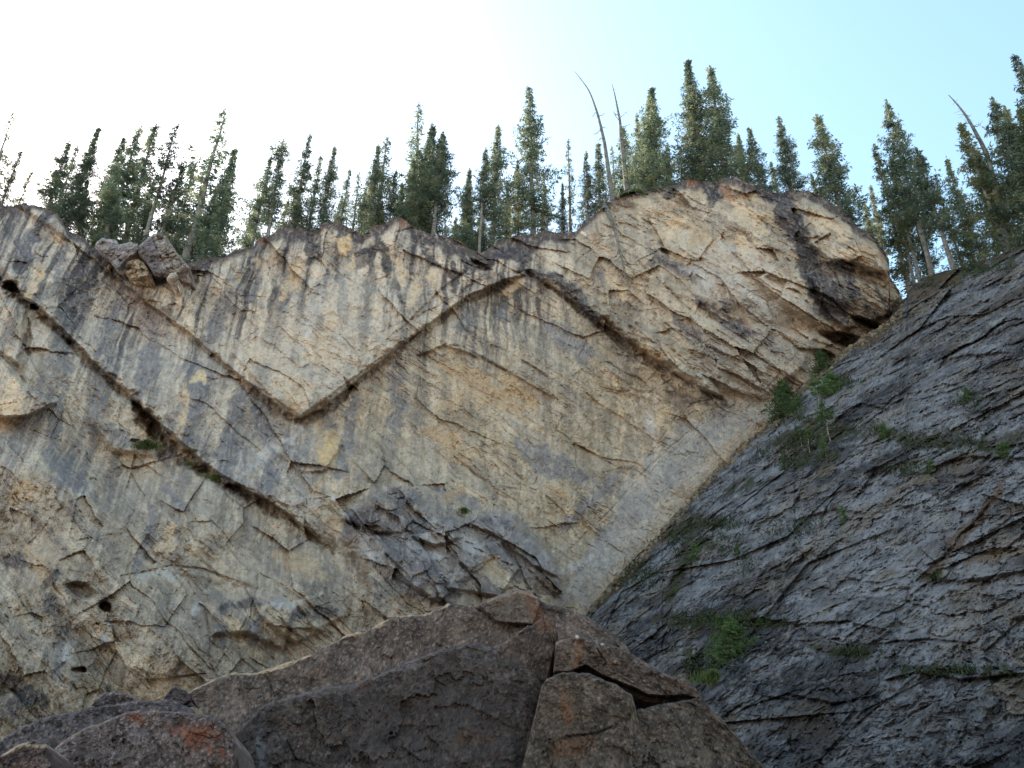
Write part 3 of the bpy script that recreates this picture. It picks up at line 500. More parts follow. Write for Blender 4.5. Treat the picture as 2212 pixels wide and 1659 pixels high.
# ---------------------------------------------------------------- dark slab slope on the right
N0 = np.array([-0.63, -0.46, 0.63]); N0 /= np.linalg.norm(N0); P0 = np.array([3.6, 39.6, 17.7])
STOP = [(1100, 1600), (1150, 1500), (1210, 1400), (1270, 1318), (1330, 1250), (1400, 1180), (1480, 1090), (1560, 1000), (1640, 930), (1680, 895), (1715, 850), (1760, 812), (1830, 752),
 (1900, 705), (1945, 668), (1962, 628), (1990, 602), (2030, 588), (2080, 577), (2130, 560), (2170, 545), (2212, 533), (2300, 500), (2500, 430), (2900, 330), (4400, 300)]
us2 = np.concatenate([np.arange(1110, 2330, 2.3), np.arange(2330, 4400, 14)])
st2 = interp(STOP, us2) + 5 * fbm(us2 * 0.06, us2 * 0 + 8.1, 4, 6) + (us2 < 1960) * (9 * (hsh(np.floor(us2 / 23 + fbm(us2 * .03, us2 * 0, 2, 3)), us2 * 0, 5) - .5) + 5 * (hsh(np.floor(us2 / 9.), us2 * 0, 6) - .5))
w2 = np.linspace(0, 1, 520)
U2 = np.repeat(us2[None, :], 520, 0); V2 = st2[None, :] + (1900 - st2[None, :]) * w2[:, None]
def slope_base(u, v):
    dx, dy, dz = ray(u, v); nd = np.minimum(N0[0] * dx + N0[1] * dy + N0[2] * dz, -0.09)
    t = (N0[0] * P0[0] + N0[1] * P0[1] + N0[2] * (P0[2] - CAMZ)) / nd
    return t * dy
Yb = slope_base(U2, V2); xb, yb, zb = pix(U2, V2, Yb)
e1 = np.cross(N0, [0, 0, 1.0]); e1 /= np.linalg.norm(e1); e2 = np.cross(N0, e1)
A1 = xb * e1[0] + yb * e1[1] + zb * e1[2]; A2 = xb * e2[0] + yb * e2[1] + zb * e2[2]
q = Relief(U2, V2, 211, 7.0, A1, A2)
def ab(u, v):
    p = np.array(pix(u, v, slope_base(u, v))); return p @ e1, p @ e2
(p1, p2), (q1, q2) = ab(1750, 1260), ab(2150, 1275)
t2 = math.atan2(q2 - p2, q1 - p1); c2, s2 = math.cos(t2), math.sin(t2)
S2 = A1 * c2 + A2 * s2 + 0.35 * fbm(A1 * 0.6, A2 * 0.6, 3, 5); T2 = -A1 * s2 + A2 * c2 + 0.45 * fbm(A1 * 0.45, A2 * 0.45, 3, 6)
q.C[:] = lin((108, 108, 113))  # bluish grey base carries the shaded look of the slope
m1 = fbm(A1 * 0.35, A2 * 0.35, 5, 221, 0.6); m2 = fbm(S2 * 0.5, T2 * 2.2, 5, 222, 0.65); m3 = fbm(S2 * 1.2, T2 * 4.5, 4, 223, 0.6); m4 = fbm(A1 * 2.5, A2 * 2.5, 4, 224, 0.65)
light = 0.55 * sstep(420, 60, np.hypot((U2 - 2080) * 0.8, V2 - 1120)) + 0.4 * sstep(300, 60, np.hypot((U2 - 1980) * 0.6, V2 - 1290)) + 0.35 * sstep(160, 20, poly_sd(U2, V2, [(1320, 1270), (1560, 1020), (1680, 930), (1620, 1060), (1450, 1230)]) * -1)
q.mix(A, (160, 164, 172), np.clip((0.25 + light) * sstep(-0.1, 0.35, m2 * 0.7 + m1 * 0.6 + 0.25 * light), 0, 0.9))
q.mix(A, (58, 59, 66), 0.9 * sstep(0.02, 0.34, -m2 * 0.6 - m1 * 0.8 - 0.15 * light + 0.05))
q.mix(A, (158, 144, 120), 0.75 * sstep(0.22, 0.5, m4 + 0.4 * m1 + 0.25 * sstep(1700, 1400, V2) * sstep(1500, 1800, U2) - 0.1))
q.mix(A, (54, 48, 44), 0.7 * sstep(0.2, 0.45, m3)); q.mix(A, (185, 185, 188), 0.4 * sstep(0.3, 0.55, -m3))
S2 = S2 + 0.5 * fbm(A1 * 1.2, A2 * 1.2, 3, 7); T2 = T2 + 0.35 * fbm(A1 * 1.2, A2 * 1.2, 3, 8)
fL, bL, rL = facets(A1 / 7.0, A2 / 5.0, 291, 0.95, 1.6); q.D += 0.40 * fL; fM, bM, rM = facets(A1 / 2.2 + 5, A2 / 2.0, 292, .95, 1.4); q.D += .22 * fM * sstep(-.1, .3, m1); q.mix(A, (140, 142, 148), .35 * sstep(.7, .95, rM)); q.mix(A, (60, 60, 68), .5 * sstep(.35, .1, rM))
fa, ba, ra2 = facets(S2 / 2.6, T2 / 1.7, 231, 0.95, 1.0); fb, bb, rb = facets(S2 / 1.0, T2 / 0.7, 241, 0.95, 1.2); fc, bc, rc = facets(S2 / 0.38, T2 / 0.27, 251, 0.95, 1.3)
rub = sstep(0.0, 0.35, fbm(A1 * .28, A2 * .28, 3, 271))
k2 = 1.0 + 0.0 * U2
q.D += 0.24 * fa + (0.06 + 0.11 * rub) * fb + (0.03 + 0.07 * rub) * fc + 0.9 * fbm(A1 * 0.16, A2 * 0.16, 3, 261) + 0.30 * fbm(S2 * 0.3, T2 * 0.7, 4, 262, .6) + 0.16 * fbm(A1 * 1.6, A2 * 1.6, 5, 263, .7)
for b_, e_, d_, op in ((ba, 0.03, 0.12, 0.4), (bb, 0.05, 0.05, 0.25)):
    m = sstep(e_, 0, b_) * sstep(-0.2, 0.3, m4); q.D -= d_ * m; q.mix(A, (58, 50, 42), op * m)
for (a_, b_, r1, r2) in ((1720, 1230, 130, 60), (1560, 1180, 70, 60), (2000, 900, 150, 50), (2060, 1300, 120, 30), (1760, 1080, 120, 50), (1950, 1180, 60, 50), (1450, 1430, 60, 60), (1880, 1480, 150, 30), (2100, 1400, 90, 30), (1900, 730, 90, 30), (1700, 1560, 90, 40)):
    q.mix(A, (134, 118, 96), .75 * sstep(1.1, .3, np.hypot((q.wu - a_) / r1, (q.wv - b_) / r2)) * sstep(-.15, .25, m4))
f4_ = fbm(A1 * 4.5, A2 * 4.5, 4, 281, .75); f5_ = fbm(S2 * 2.2, T2 * 6, 4, 282, .7)
q.mix(A, (56, 56, 62), .55 * sstep(.1, .4, f4_)); q.mix(A, (178, 180, 186), .45 * sstep(.1, .4, -f4_)); q.mix(A, (60, 56, 56), .5 * sstep(.1, .4, f5_)); q.mix(A, (158, 160, 168), .35 * sstep(.1, .4, -f5_))
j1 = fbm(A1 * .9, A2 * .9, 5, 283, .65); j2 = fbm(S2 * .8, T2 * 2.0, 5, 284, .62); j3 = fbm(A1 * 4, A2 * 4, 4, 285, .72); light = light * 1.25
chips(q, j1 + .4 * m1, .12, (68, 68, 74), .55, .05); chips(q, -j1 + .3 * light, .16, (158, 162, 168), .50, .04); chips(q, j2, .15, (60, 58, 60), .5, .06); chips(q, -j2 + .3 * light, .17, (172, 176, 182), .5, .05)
chips(q, j3, .2, (44, 42, 44), .6, .05, .05); chips(q, -j3, .24, (190, 190, 190), .55, 0, .05); chips(q, j3 + j1 * .5, .34, (150, 130, 100), .6, 0, .05)
bg1 = fbm(A1 * .2 + 4, A2 * .28, 4, 286, .6); bg2 = fbm(S2 * .25, T2 * .6 + 7, 5, 287, .62)
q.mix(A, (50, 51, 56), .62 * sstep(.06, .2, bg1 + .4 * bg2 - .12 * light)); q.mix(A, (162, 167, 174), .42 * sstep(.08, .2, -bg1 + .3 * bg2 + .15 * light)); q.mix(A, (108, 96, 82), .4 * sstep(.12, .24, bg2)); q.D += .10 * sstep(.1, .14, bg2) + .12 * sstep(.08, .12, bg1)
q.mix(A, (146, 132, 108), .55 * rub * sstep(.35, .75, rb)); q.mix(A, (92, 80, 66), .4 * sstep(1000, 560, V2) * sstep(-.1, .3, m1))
q.mix(A, (165, 166, 170), 0.25 * sstep(0.8, 0.95, rb)); q.mix(A, (66, 66, 72), 0.3 * sstep(0.2, 0.05, rb))
q.lip([(1980, 1230), (2040, 1255), (2120, 1250), (2260, 1225)], 0.5, 60, 4, 0.2)
for pts, h_ in [([(1560, 1350), (1640, 1335), (1720, 1350), (1830, 1340), (1920, 1365)], .45), ([(1900, 1470), (1990, 1450), (2080, 1468), (2220, 1452)], .4), ([(1600, 1530), (1700, 1498), (1800, 1520), (1900, 1500)], .4), ([(1800, 905), (1860, 870), (1920, 885)], .5), ([(1960, 820), (2060, 770), (2200, 760)], .4), ([(1700, 1130), (1800, 1100), (1880, 1110)], .35), ([(2000, 1010), (2100, 985), (2220, 990)], .5)]:
    q.lip(pts, h_, 45, 3, .2)
for pts, w, dp in [([(1830, 1250), (1900, 1260), (1960, 1245)], 2.5, .4), ([(1590, 1540), (1650, 1505), (1720, 1512), (1790, 1490), (1850, 1530)], 3, .4), ([(1480, 1330), (1600, 1345), (1700, 1340)], 3, .4), ([(1700, 1380), (1850, 1395), (2000, 1380), (2100, 1390)], 3, .5), ([(1980, 1255), (2060, 1180), (2120, 1110), (2160, 1060)], 5, .5),
   ([(1440, 1190), (1560, 1100), (1700, 1020)], 2.5, .4), ([(1300, 1330), (1400, 1240), (1540, 1090), (1640, 1010)], 2.5, .4), ([(1820, 1460), (1950, 1440), (2100, 1455)], 3, .4), ([(1900, 820), (2050, 740), (2212, 650)], 3, .4), ([(1850, 880), (2000, 860), (2200, 800)], 2.5, .4), ([(1700, 900), (1800, 905), (1900, 890)], 3, .5), ([(1950, 660), (2050, 640), (2180, 590)], 3, .4)]:
    q.crack(pts, w, dp, (50, 44, 38), .7)
K = q.stroke
K([(1990, 1255), (2060, 1180), (2120, 1110), (2160, 1050)], 13, (122, 104, 88), .85, 5, 6); K([(2000, 1255), (2030, 1240)], 10, (104, 98, 60), .8, 4, 5)
K([(2090, 1215), (2150, 1200), (2212, 1180)], 8, (138, 116, 88), .7, 4, 5); K([(1735, 850), (1750, 830), (1790, 805)], 22, (172, 176, 178), .8, 6, 6)
K([(1890, 1240), (1940, 1245)], 9, (150, 138, 112), .6, 5, 5); K([(1500, 1520), (1560, 1480)], 14, (128, 130, 138), .6, 7, 8)
for pts, w in [([(1290, 1310), (1350, 1245), (1400, 1190)], 13), ([(1440, 1160), (1500, 1130), (1560, 1120)], 16), ([(1680, 960), (1760, 930), (1840, 930)], 22), ([(1560, 1060), (1620, 1040)], 9), ([(1420, 1340), (1540, 1340), (1640, 1330)], 18), ([(1560, 1360), (1640, 1350), (1700, 1340)], 12), ([(1480, 1400), (1520, 1470)], 16), ([(1900, 940), (2000, 950), (2060, 970)], 14), ([(1690, 1000), (1740, 990), (1800, 980)], 16),
   ([(1750, 1400), (1850, 1410), (1900, 1400)], 10), ([(1960, 590), (2050, 600), (2180, 560)], 16), ([(1960, 1440), (2060, 1450), (2200, 1460)], 9), ([(1780, 830), (1830, 820)], 14), ([(1440, 1300), (1480, 1200), (1540, 1160)], 14), ([(2080, 960), (2150, 960), (2212, 940)], 12)]:
    K(pts, w, (74, 66, 40), .75, 7, 12); K([(a + 6, b + 3) for a, b in pts], w * .5, (62, 76, 34), .6, 6, 10)
for pts, w in [([(1960, 640), (2000, 620), (2060, 600)], 18), ([(1830, 750), (1880, 730), (1940, 690)], 12), ([(1300, 1300), (1380, 1210), (1460, 1130)], 8)]:
    K(pts, w, (110, 88, 62), .75, 7, 9)
q.mix(A, (78, 62, 46), .8 * sstep(14, 0, V2 - st2[None, :] + 8 * m4))
Y2 = Yb - q.D * 1.0 + 0.6 * sstep(40, 0, V2 - st2[None, :]) ** 2
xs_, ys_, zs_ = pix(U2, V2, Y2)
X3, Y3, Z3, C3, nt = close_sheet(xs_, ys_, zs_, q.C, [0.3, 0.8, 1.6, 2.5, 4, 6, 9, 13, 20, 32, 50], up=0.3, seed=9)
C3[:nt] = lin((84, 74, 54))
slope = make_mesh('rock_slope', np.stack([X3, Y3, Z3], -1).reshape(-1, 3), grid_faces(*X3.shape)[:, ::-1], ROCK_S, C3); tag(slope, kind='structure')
def slope_rim(u): return np.interp(u, us2, ys_[0]), np.interp(u, us2, st2)
def slope_point(u, v):
    j = int(np.argmin(np.abs(us2 - u))); i = int(np.argmin(np.abs(V2[:, j] - v))); return Vector((xs_[i, j], ys_[i, j], zs_[i, j]))

# ---------------------------------------------------------------- ground
n = 40; gx = np.linspace(-1, 1, n); gx = np.sign(gx) * np.abs(gx) ** 2.2 * 1500
GX, GY = np.meshgrid(gx, gx); GZ = np.where(np.hypot(GX, GY) < 90, 0.0, 0.4 * fbm(GX * .02, GY * .02, 3, 4))
tag(make_mesh('ground', np.stack([GX, GY, GZ], -1).reshape(-1, 3), grid_faces(n, n), GROUNDM), kind='structure')

# ---------------------------------------------------------------- boulders
def boulder(name, top, Y0, label, group=None, nz=1.0, bot=2720, thick=2.0, bulge=0.5, lean=0.0, kl=0, kr=0, seed=1, base=(104, 92, 82), tone=(0.5, 0.5), step=2.2, nr=230, pw=1.7, edge=26, fn=None, rs=1.0, tag_it=True, dirn=-0.5, cat='boulder', mat=None):
    u0, u1 = top[0][0], top[-1][0]; uu = np.arange(u0, u1 + .1, step); n = len(uu); f = np.linspace(0, 1, n)
    tp = interp(top, uu) + (1 if nz == 1 else .5) * (5 * fbm(uu * 0.05, uu * 0 + seed, 5, seed, .65) + 3.5 * (hsh(np.floor(uu / 17 + fbm(uu * .04, uu * 0, 2, 3)), uu * 0, seed) - .5))
    bt = interp(bot, uu) if isinstance(bot, list) else np.full(n, float(bot))
    w = np.linspace(0, 1, nr)[:, None] ** pw
    V = tp[None] + (bt - tp)[None] * w
    U = uu[None] + (kl * (1 - f) + kr * f)[None] * np.minimum(V - tp[None], 400)
    X, _, Z = pix(U, V, Y0 + 0 * U)
    s = 36.0 / Y0 * nz
    r = Relief(U, V, seed, 4.0, X * s, Z * s); X, Z = r.X, r.Z
    r.below = V - tp[None]
    r.C[:] = lin(base)
    a = fbm(X * .5, Z * .5, 5, seed + 50, .6); b = fbm(X * 1.6 + Z * dirn * -1, Z * 1.1, 4, seed + 51, .65); d = fbm(X * 6, Z * 6, 3, seed + 52)
    dk = tone[0]; r.mix(slice(None), tuple(x * .62 for x in base), dk * sstep(-.02, .35, a)); r.mix(slice(None), tuple(min(255, x * 1.28) for x in base), tone[1] * sstep(.02, .4, -a + .4 * b))
    r.mix(slice(None), (114, 88, 68), .45 * sstep(.22, .5, b)); r.mix(slice(None), (58, 54, 54), .5 * sstep(.15, .5, -b)); r.mix(slice(None), (150, 145, 138), .5 * sstep(.42, .6, d)); r.mix(slice(None), (50, 44, 40), .5 * sstep(.38, .6, -d))
    r.mix(slice(None), (186, 178, 166), .8 * sstep(.62, .72, fbm(X * 9, Z * 9, 2, seed + 53)))
    fs, fb_, _ = facets((X + Z * dirn) / 4.5 + .35 * a, (Z - X * dirn) / 3 + .35 * b, seed + 60, .9, 1.0); f2, fb2, _ = facets((X + Z * dirn) / 1.3 + .3 * b, (Z - X * dirn) / .8 + .3 * a, seed + 61, .95, 1.2)
    r.cw = .7; r.cd = .5
    r.D += rs * (.06 * fs + .03 * f2 + .22 * fbm(X * .3, Z * .3, 4, seed + 62) + .05 * fbm(X * 1.6 + Z * dirn, Z * 1.6 - X * dirn, 5, seed + 63, .65))
    g1 = fbm(X * 3, Z * 3, 5, seed + 70, .75); g2 = fbm((X + Z * dirn) * 1.5, (Z - X * dirn) * 3, 4, seed + 71, .7)
    for cc, mm_ in (((62, 56, 53), sstep(.08, .4, g1)), ((160, 146, 132), .7 * sstep(.1, .42, -g1)), ((70, 58, 50), .8 * sstep(.1, .4, g2)), ((136, 104, 82), .5 * sstep(.12, .4, -g2))): r.mix(slice(None), cc, .7 * mm_)
    h1 = fbm(X * 1.1, Z * 1.1, 5, seed + 80, .66); h2 = fbm((X + Z * dirn) * 1.2, (Z - X * dirn) * 1.8, 5, seed + 81, .62); h3 = fbm(X * 7, Z * 7, 3, seed + 82, .7)
    def mx(c_): return tuple(max(0, min(255, v)) for v in c_)
    B_ = np.array(base); W9 = .1; chips(r, h1, .10, mx(B_ * .72), .4, .012, .1); chips(r, -h1, .14, mx(B_ * 1.3), .4, .015, .1); chips(r, h2, .13, mx(B_ * .66), .4, .02, .1); chips(r, -h2, .17, mx(B_ * 1.35 + 8), .4, .02, .1); chips(r, h3, .2, mx(B_ * .5), .5, .008, .06); chips(r, -h3, .26, mx(B_ * 1.7), .5, 0, .06)
    if fn: fn(r)
    edge = edge * (.42 if nz == 1 else 1); e = sstep(0, edge, r.below) ; e = np.sqrt(np.clip(1 - (1 - e) ** 2, 0, 1))
    eb = sstep(0, edge, bt[None] - V) if isinstance(bot, list) else 1
    du = np.minimum(uu - u0, u1 - uu)[None]; es = sstep(0, edge * .6, du); es = np.sqrt(np.clip(1 - (1 - es) ** 2, 0, 1))
    prof = e * eb * es
    Yf = Y0 + lean * (1 - np.clip(r.below, 0, 400) / 400.0) - bulge * prof - r.D * (.35 + .65 * prof)
    x, y, z = pix(U, V, Yf)
    nb = 26; ib = np.linspace(0, nr - 1, nb).astype(int)
    pb = np.sin(np.linspace(0, 1, nb) ** .6 * math.pi)[:, None] if isinstance(bot, list) else (np.linspace(0, 1, nb)[:, None] ** .35)
    yb_ = y[ib] + thick * pb * es + 0.03; xb_ = x[ib]; zb_ = z[ib]
    Xa = np.vstack([xb_[::-1], x]); Ya = np.vstack([yb_[::-1], y]); Za = np.vstack([zb_[::-1], z])
    Ca = np.concatenate([r.C[ib][::-1], r.C], 0)
    o = make_mesh(name, np.stack([Xa, Ya, Za], -1).reshape(-1, 3), grid_faces(*Xa.shape)[:, ::-1], mat or ROCK_B, Ca)
    return tag(o, label, cat, group)
BG = 'fallen boulders at the foot of the cliff'
def f1(r):
    r.stroke([(400, 1500), (432, 1481), (497, 1456), (569, 1452), (612, 1438), (673, 1415), (745, 1377), (821, 1350), (853, 1332), (918, 1330), (968, 1305)], 2.6, (200, 180, 148), .8, 1.5, 4)
    r.stroke([(1051, 1298), (1116, 1279), (1163, 1292)], 3, (190, 172, 145), .7, 2, 2)
    r.crack([(1026, 1312), (1050, 1325), (1075, 1345), (1115, 1354), (1150, 1350)], 3, .3, (50, 42, 38)); r.crack([(570, 1450), (580, 1470), (592, 1500)], 1.8, .2, (50, 42, 38)); r.crack([(790, 1415), (800, 1440), (812, 1462)], 1.6, .15, (60, 48, 40)); r.crack([(963, 1308), (955, 1330), (940, 1345)], 1.6, .15, (60, 48, 40))
    r.paint([(1030, 1310), (1060, 1290), (1130, 1276), (1160, 1300), (1150, 1345), (1080, 1345)], (112, 100, 88), .5, 5, 8); r.lift([(1030, 1305), (1060, 1280), (1130, 1265), (1175, 1295), (1150, 1350), (1075, 1345)], .25, 3)
    r.stroke([(1140, 1290), (1165, 1330), (1150, 1350)], 12, (140, 90, 60), .45, 8, 10); r.stroke([(400, 1530), (440, 1545)], 10, (170, 150, 120), .5, 5, 6)
F1T = [(352, 2000), (360, 1600), (376, 1522), (382, 1508), (432, 1479), (497, 1454), (536, 1452), (569, 1449), (612, 1435), (673, 1412), (706, 1397), (745, 1375), (781, 1359), (821, 1347), (853, 1330), (918, 1328), (943, 1316), (968, 1302), (1000, 1307), (1026, 1310), (1051, 1296), (1084, 1281), (1116, 1276), (1141, 1278), (1163, 1290), (1181, 1305), (1213, 1310), (1260, 1328), (1285, 1343), (1321, 1368), (1354, 1397), (1380, 1440), (1400, 1560), (1410, 2000)]
boulder('boulder', F1T, 15.5, 'largest brown boulder slab with a thin pale broken edge along its crest', BG, thick=3.5, bulge=.3, lean=1.2, seed=301, base=(108, 96, 88), fn=f1, edge=14)
def f2(r):
    r.crack([(620, 1600), (640, 1640), (690, 1655)], 2.2, .15, (48, 42, 40)); r.crack([(860, 1640), (900, 1625), (930, 1615)], 2, .15, (48, 42, 40)); r.crack([(1040, 1550), (1080, 1560), (1110, 1575)], 2, .1, (48, 42, 40))
    r.stroke([(620, 1515), (760, 1485), (900, 1430), (1030, 1398), (1080, 1412)], 9, (116, 112, 112), .5, 8, 9); r.stroke([(980, 1590), (1060, 1600)], 14, (116, 84, 56), .6, 8, 8); r.stroke([(780, 1470), (790, 1500)], 12, (112, 80, 62), .6, 8, 8)
    r.paint([(500, 1600), (560, 1520), (600, 1560), (590, 1660), (500, 1680)], (66, 64, 66), .5, 12, 14); r.paint([(700, 1520), (1000, 1440), (1150, 1480), (1100, 1640), (760, 1660)], (76, 69, 66), .5, 30, 26); r.stroke([(558, 1580), (570, 1680)], 9, (112, 116, 122), .6, 5, 5)
boulder('boulder', [(486, 2100), (492, 1660), (504, 1606), (511, 1582), (540, 1555), (562, 1530), (590, 1512), (619, 1508), (691, 1487), (763, 1476), (792, 1467), (817, 1458), (853, 1443), (889, 1425), (943, 1407), (997, 1393), (1033, 1389), (1073, 1404), (1084, 1422), (1105, 1429), (1134, 1440), (1159, 1454), (1172, 1478), (1182, 1560)],
   12.0, 'broad dark grey brown boulder in front, left of the long vertical crack', BG, thick=2.5, bulge=.35, lean=.7, kr=-.24, seed=321, base=(80, 73, 70), fn=f2, edge=16, rs=1.2)
def f3(r): r.stroke([(1160, 1340), (1195, 1345)], 12, (120, 84, 62), .5, 8, 10)
boulder('boulder', [(1060, 1460), (1068, 1398), (1100, 1381), (1140, 1353), (1165, 1340), (1195, 1333), (1205, 1362), (1208, 1400)], 12.9, 'small wedge shaped boulder with a rusty top, caught above the vertical crack', BG, thick=1.5, bulge=.3, kr=-.25, seed=331, base=(98, 86, 78), fn=f3, edge=12, nr=150)
def f4(r): r.crack([(1290, 1400), (1310, 1430), (1290, 1455)], 2.2, .15, (48, 42, 40)); r.stroke([(1245, 1380), (1250, 1410), (1240, 1440)], 10, (134, 100, 70), .6, 8, 8); r.stroke([(1246, 1373), (1249, 1380)], 3, (225, 222, 215), .9, 1.5, 1); r.stroke([(1300, 1389), (1306, 1391)], 2, (225, 222, 215), .9, 1.5, 1)
boulder('boulder', [(1196, 1450), (1200, 1386), (1231, 1378), (1246, 1370), (1285, 1384), (1321, 1391), (1357, 1407), (1400, 1434), (1416, 1445), (1452, 1460), (1480, 1464), (1502, 1483), (1522, 1515)], 12.4, 'long flat boulder lying as a cap over the dark hollow at right', BG,
   bot=[(1196, 1455), (1230, 1456), (1265, 1440), (1300, 1462), (1340, 1478), (1375, 1492), (1400, 1505), (1440, 1508), (1480, 1505), (1522, 1520)], thick=2, bulge=.45, seed=341, base=(102, 91, 83), fn=f4, edge=16, nr=90, pw=1)
boulder('boulder', [(1170, 1482), (1180, 1466), (1215, 1452), (1260, 1452), (1300, 1464), (1340, 1484), (1366, 1502), (1384, 1570)], 11.95, 'blocky grey brown boulder right of the long vertical crack and under the capping slab', BG, thick=2.5, bulge=.35, kl=-.24, kr=-.3, seed=351, base=(98, 89, 80),
   fn=lambda r: (r.stroke([(1200, 1620), (1280, 1600)], 22, (120, 88, 62), .5, 12, 12), r.crack([(1180, 1600), (1230, 1590), (1290, 1585), (1340, 1560)], 2.4, .2, (48, 42, 40)), r.stroke([(1220, 1500), (1230, 1560)], 14, (134, 100, 78), .6, 9, 9)), edge=14)
def f9(r): 
    for k in range(14):
        a, b = 1330 + k * 21, 1560 + (k * 37) % 70; r.stroke([(a, b), (a + 16, b + 34)], 4, (128, 114, 94), .4, 3, 6)
boulder('boulder', [(1215, 1900), (1240, 1668), (1300, 1604), (1365, 1536), (1420, 1522), (1480, 1512), (1516, 1506), (1542, 1537), (1570, 1566), (1603, 1602), (1632, 1634), (1665, 1670), (1720, 1760), (1780, 2100)], 11.2, 'dark streaked boulder sloping away to the right at the bottom of the pile', BG, thick=2.6, bulge=.3, lean=.8, seed=361, base=(88, 80, 72), fn=f9, edge=14, rs=1.1)
def f6(r):
    for pts, w in [([(380, 1580), (420, 1590), (460, 1620)], 15), ([(430, 1570), (470, 1590)], 9), ([(290, 1545), (310, 1550)], 9), ([(350, 1570), (370, 1572)], 8), ([(400, 1600), (440, 1630)], 12), ([(470, 1610), (480, 1625)], 7)]: r.stroke(pts, w, (140, 88, 62), .6, 6, 12)
    r.stroke([(130, 1590), (200, 1565), (260, 1545)], 7, (150, 136, 114), .5, 6, 9)
boulder('boulder', [(30, 2000), (62, 1690), (95, 1640), (130, 1605), (170, 1580), (240, 1552), (280, 1536), (335, 1534), (390, 1537), (450, 1545), (485, 1562), (503, 1582), (510, 1610), (518, 1660), (530, 1800), (540, 2100)], 9.0, 'pale grey boulder at lower left with patches of orange lichen', BG, thick=2, bulge=.3, lean=.5, seed=371, base=(118, 108, 106), tone=(.5, .4), fn=f6, edge=14)
boulder('boulder', [(-260, 2000), (-120, 1640), (0, 1602), (40, 1574), (90, 1552), (160, 1536), (230, 1524), (300, 1514), (376, 1512), (420, 1535), (450, 1700)], 10.8, 'low dark grey slab behind the boulder with orange lichen', BG, thick=3, bulge=.2, lean=1.4, seed=381, base=(92, 86, 88), edge=14)
boulder('boulder', [(-160, 2000), (-80, 1650), (0, 1632), (40, 1608), (75, 1598), (100, 1608), (112, 1630), (120, 1700), (124, 1900)], 8.3, 'small brown boulder with a pale top in the bottom left corner', BG, thick=1.4, bulge=.25, lean=.3, seed=391, base=(106, 92, 90), fn=lambda r: r.stroke([(10, 1628), (50, 1606), (100, 1612)], 6, (190, 176, 150), .8, 4, 4), edge=12)
# loose stones on the ledge behind
YS = 14.0
for k, (tp, lab, bs) in enumerate([([(199, 1522), (205, 1508), (228, 1494), (262, 1498), (286, 1506), (300, 1522)], 'rounded grey stone on the ledge above the dark slab', (104, 100, 104)), ([(352, 1516), (360, 1500), (376, 1482), (400, 1492), (412, 1512)], 'pointed dark stone beside the crest of the largest boulder', (84, 76, 78)), ([(310, 1522), (330, 1508), (352, 1500), (368, 1520)], 'small tan stone next to the pointed dark stone', (140, 118, 90))]):
    boulder('stone', tp, YS, lab, 'loose stones on the ledge', bot=[(tp[0][0], tp[0][1] + 2), ((tp[0][0] + tp[-1][0]) / 2, 1534), (tp[-1][0], tp[-1][1] + 2)], thick=.5, bulge=.25, seed=400 + k, base=bs, edge=10, nr=40, pw=1, cat='stone')
# tilted blocks in the notch of the rim
BLG = 'tilted blocks lodged in the notch of the rim'
for k, (tp, bt, yy, lab, bs) in enumerate([
  ([(205, 532), (208, 524), (222, 514), (250, 519), (262, 533)], [(205, 536), (225, 552), (245, 566), (262, 536)], 40.6, 'dark split block at the left of the notch in the rim', (146, 142, 138)),
  ([(236, 552), (254, 532), (280, 521), (297, 527), (303, 542)], [(238, 566), (255, 588), (270, 568), (290, 556), (302, 544)], 40.3, 'dark block leaning between its two neighbours in the rim notch', (138, 134, 130)),
  ([(296, 540), (300, 530), (322, 512), (340, 502), (358, 510), (372, 530), (395, 562), (410, 578)], [(296, 544), (316, 566), (334, 596), (362, 600), (385, 597), (410, 582)], 39.9, 'large tilted block in the rim notch, dark left face and warm right face', (140, 131, 120)),
  ([(268, 585), (274, 566), (296, 556), (312, 566), (328, 596)], [(268, 588), (284, 606), (300, 606), (328, 600)], 40.4, 'pale ochre block wedged below the large tilted block', (160, 146, 120)),
  ([(360, 602), (366, 592), (380, 588), (386, 598)], [(360, 606), (372, 612), (386, 602)], 39.5, 'small pale block at the foot of the large tilted block', (190, 178, 158))]):
    def fb3(r, k=k):
        if k == 2: r.paint([(296, 540), (330, 505), (340, 540), (362, 600), (330, 600)], (110, 106, 106), .8, 3, 4); r.crack([(326, 510), (345, 550), (372, 600)], 1.8, .3, (50, 42, 38)); r.stroke([(340, 504), (356, 510)], 8, (88, 78, 80), .8, 5, 5)
        if k == 3: r.stroke([(280, 575), (295, 600)], 6, (110, 84, 56), .7, 4, 6)
    boulder('rock_block', tp, yy, lab, BLG, bot=bt, thick=2.2, bulge=.35, seed=420 + k, base=bs, edge=9, nr=80, pw=1, step=1.2, fn=fb3, nz=2.6, rs=3.0, tone=(.4, .5), cat='rock block', mat=ROCK)

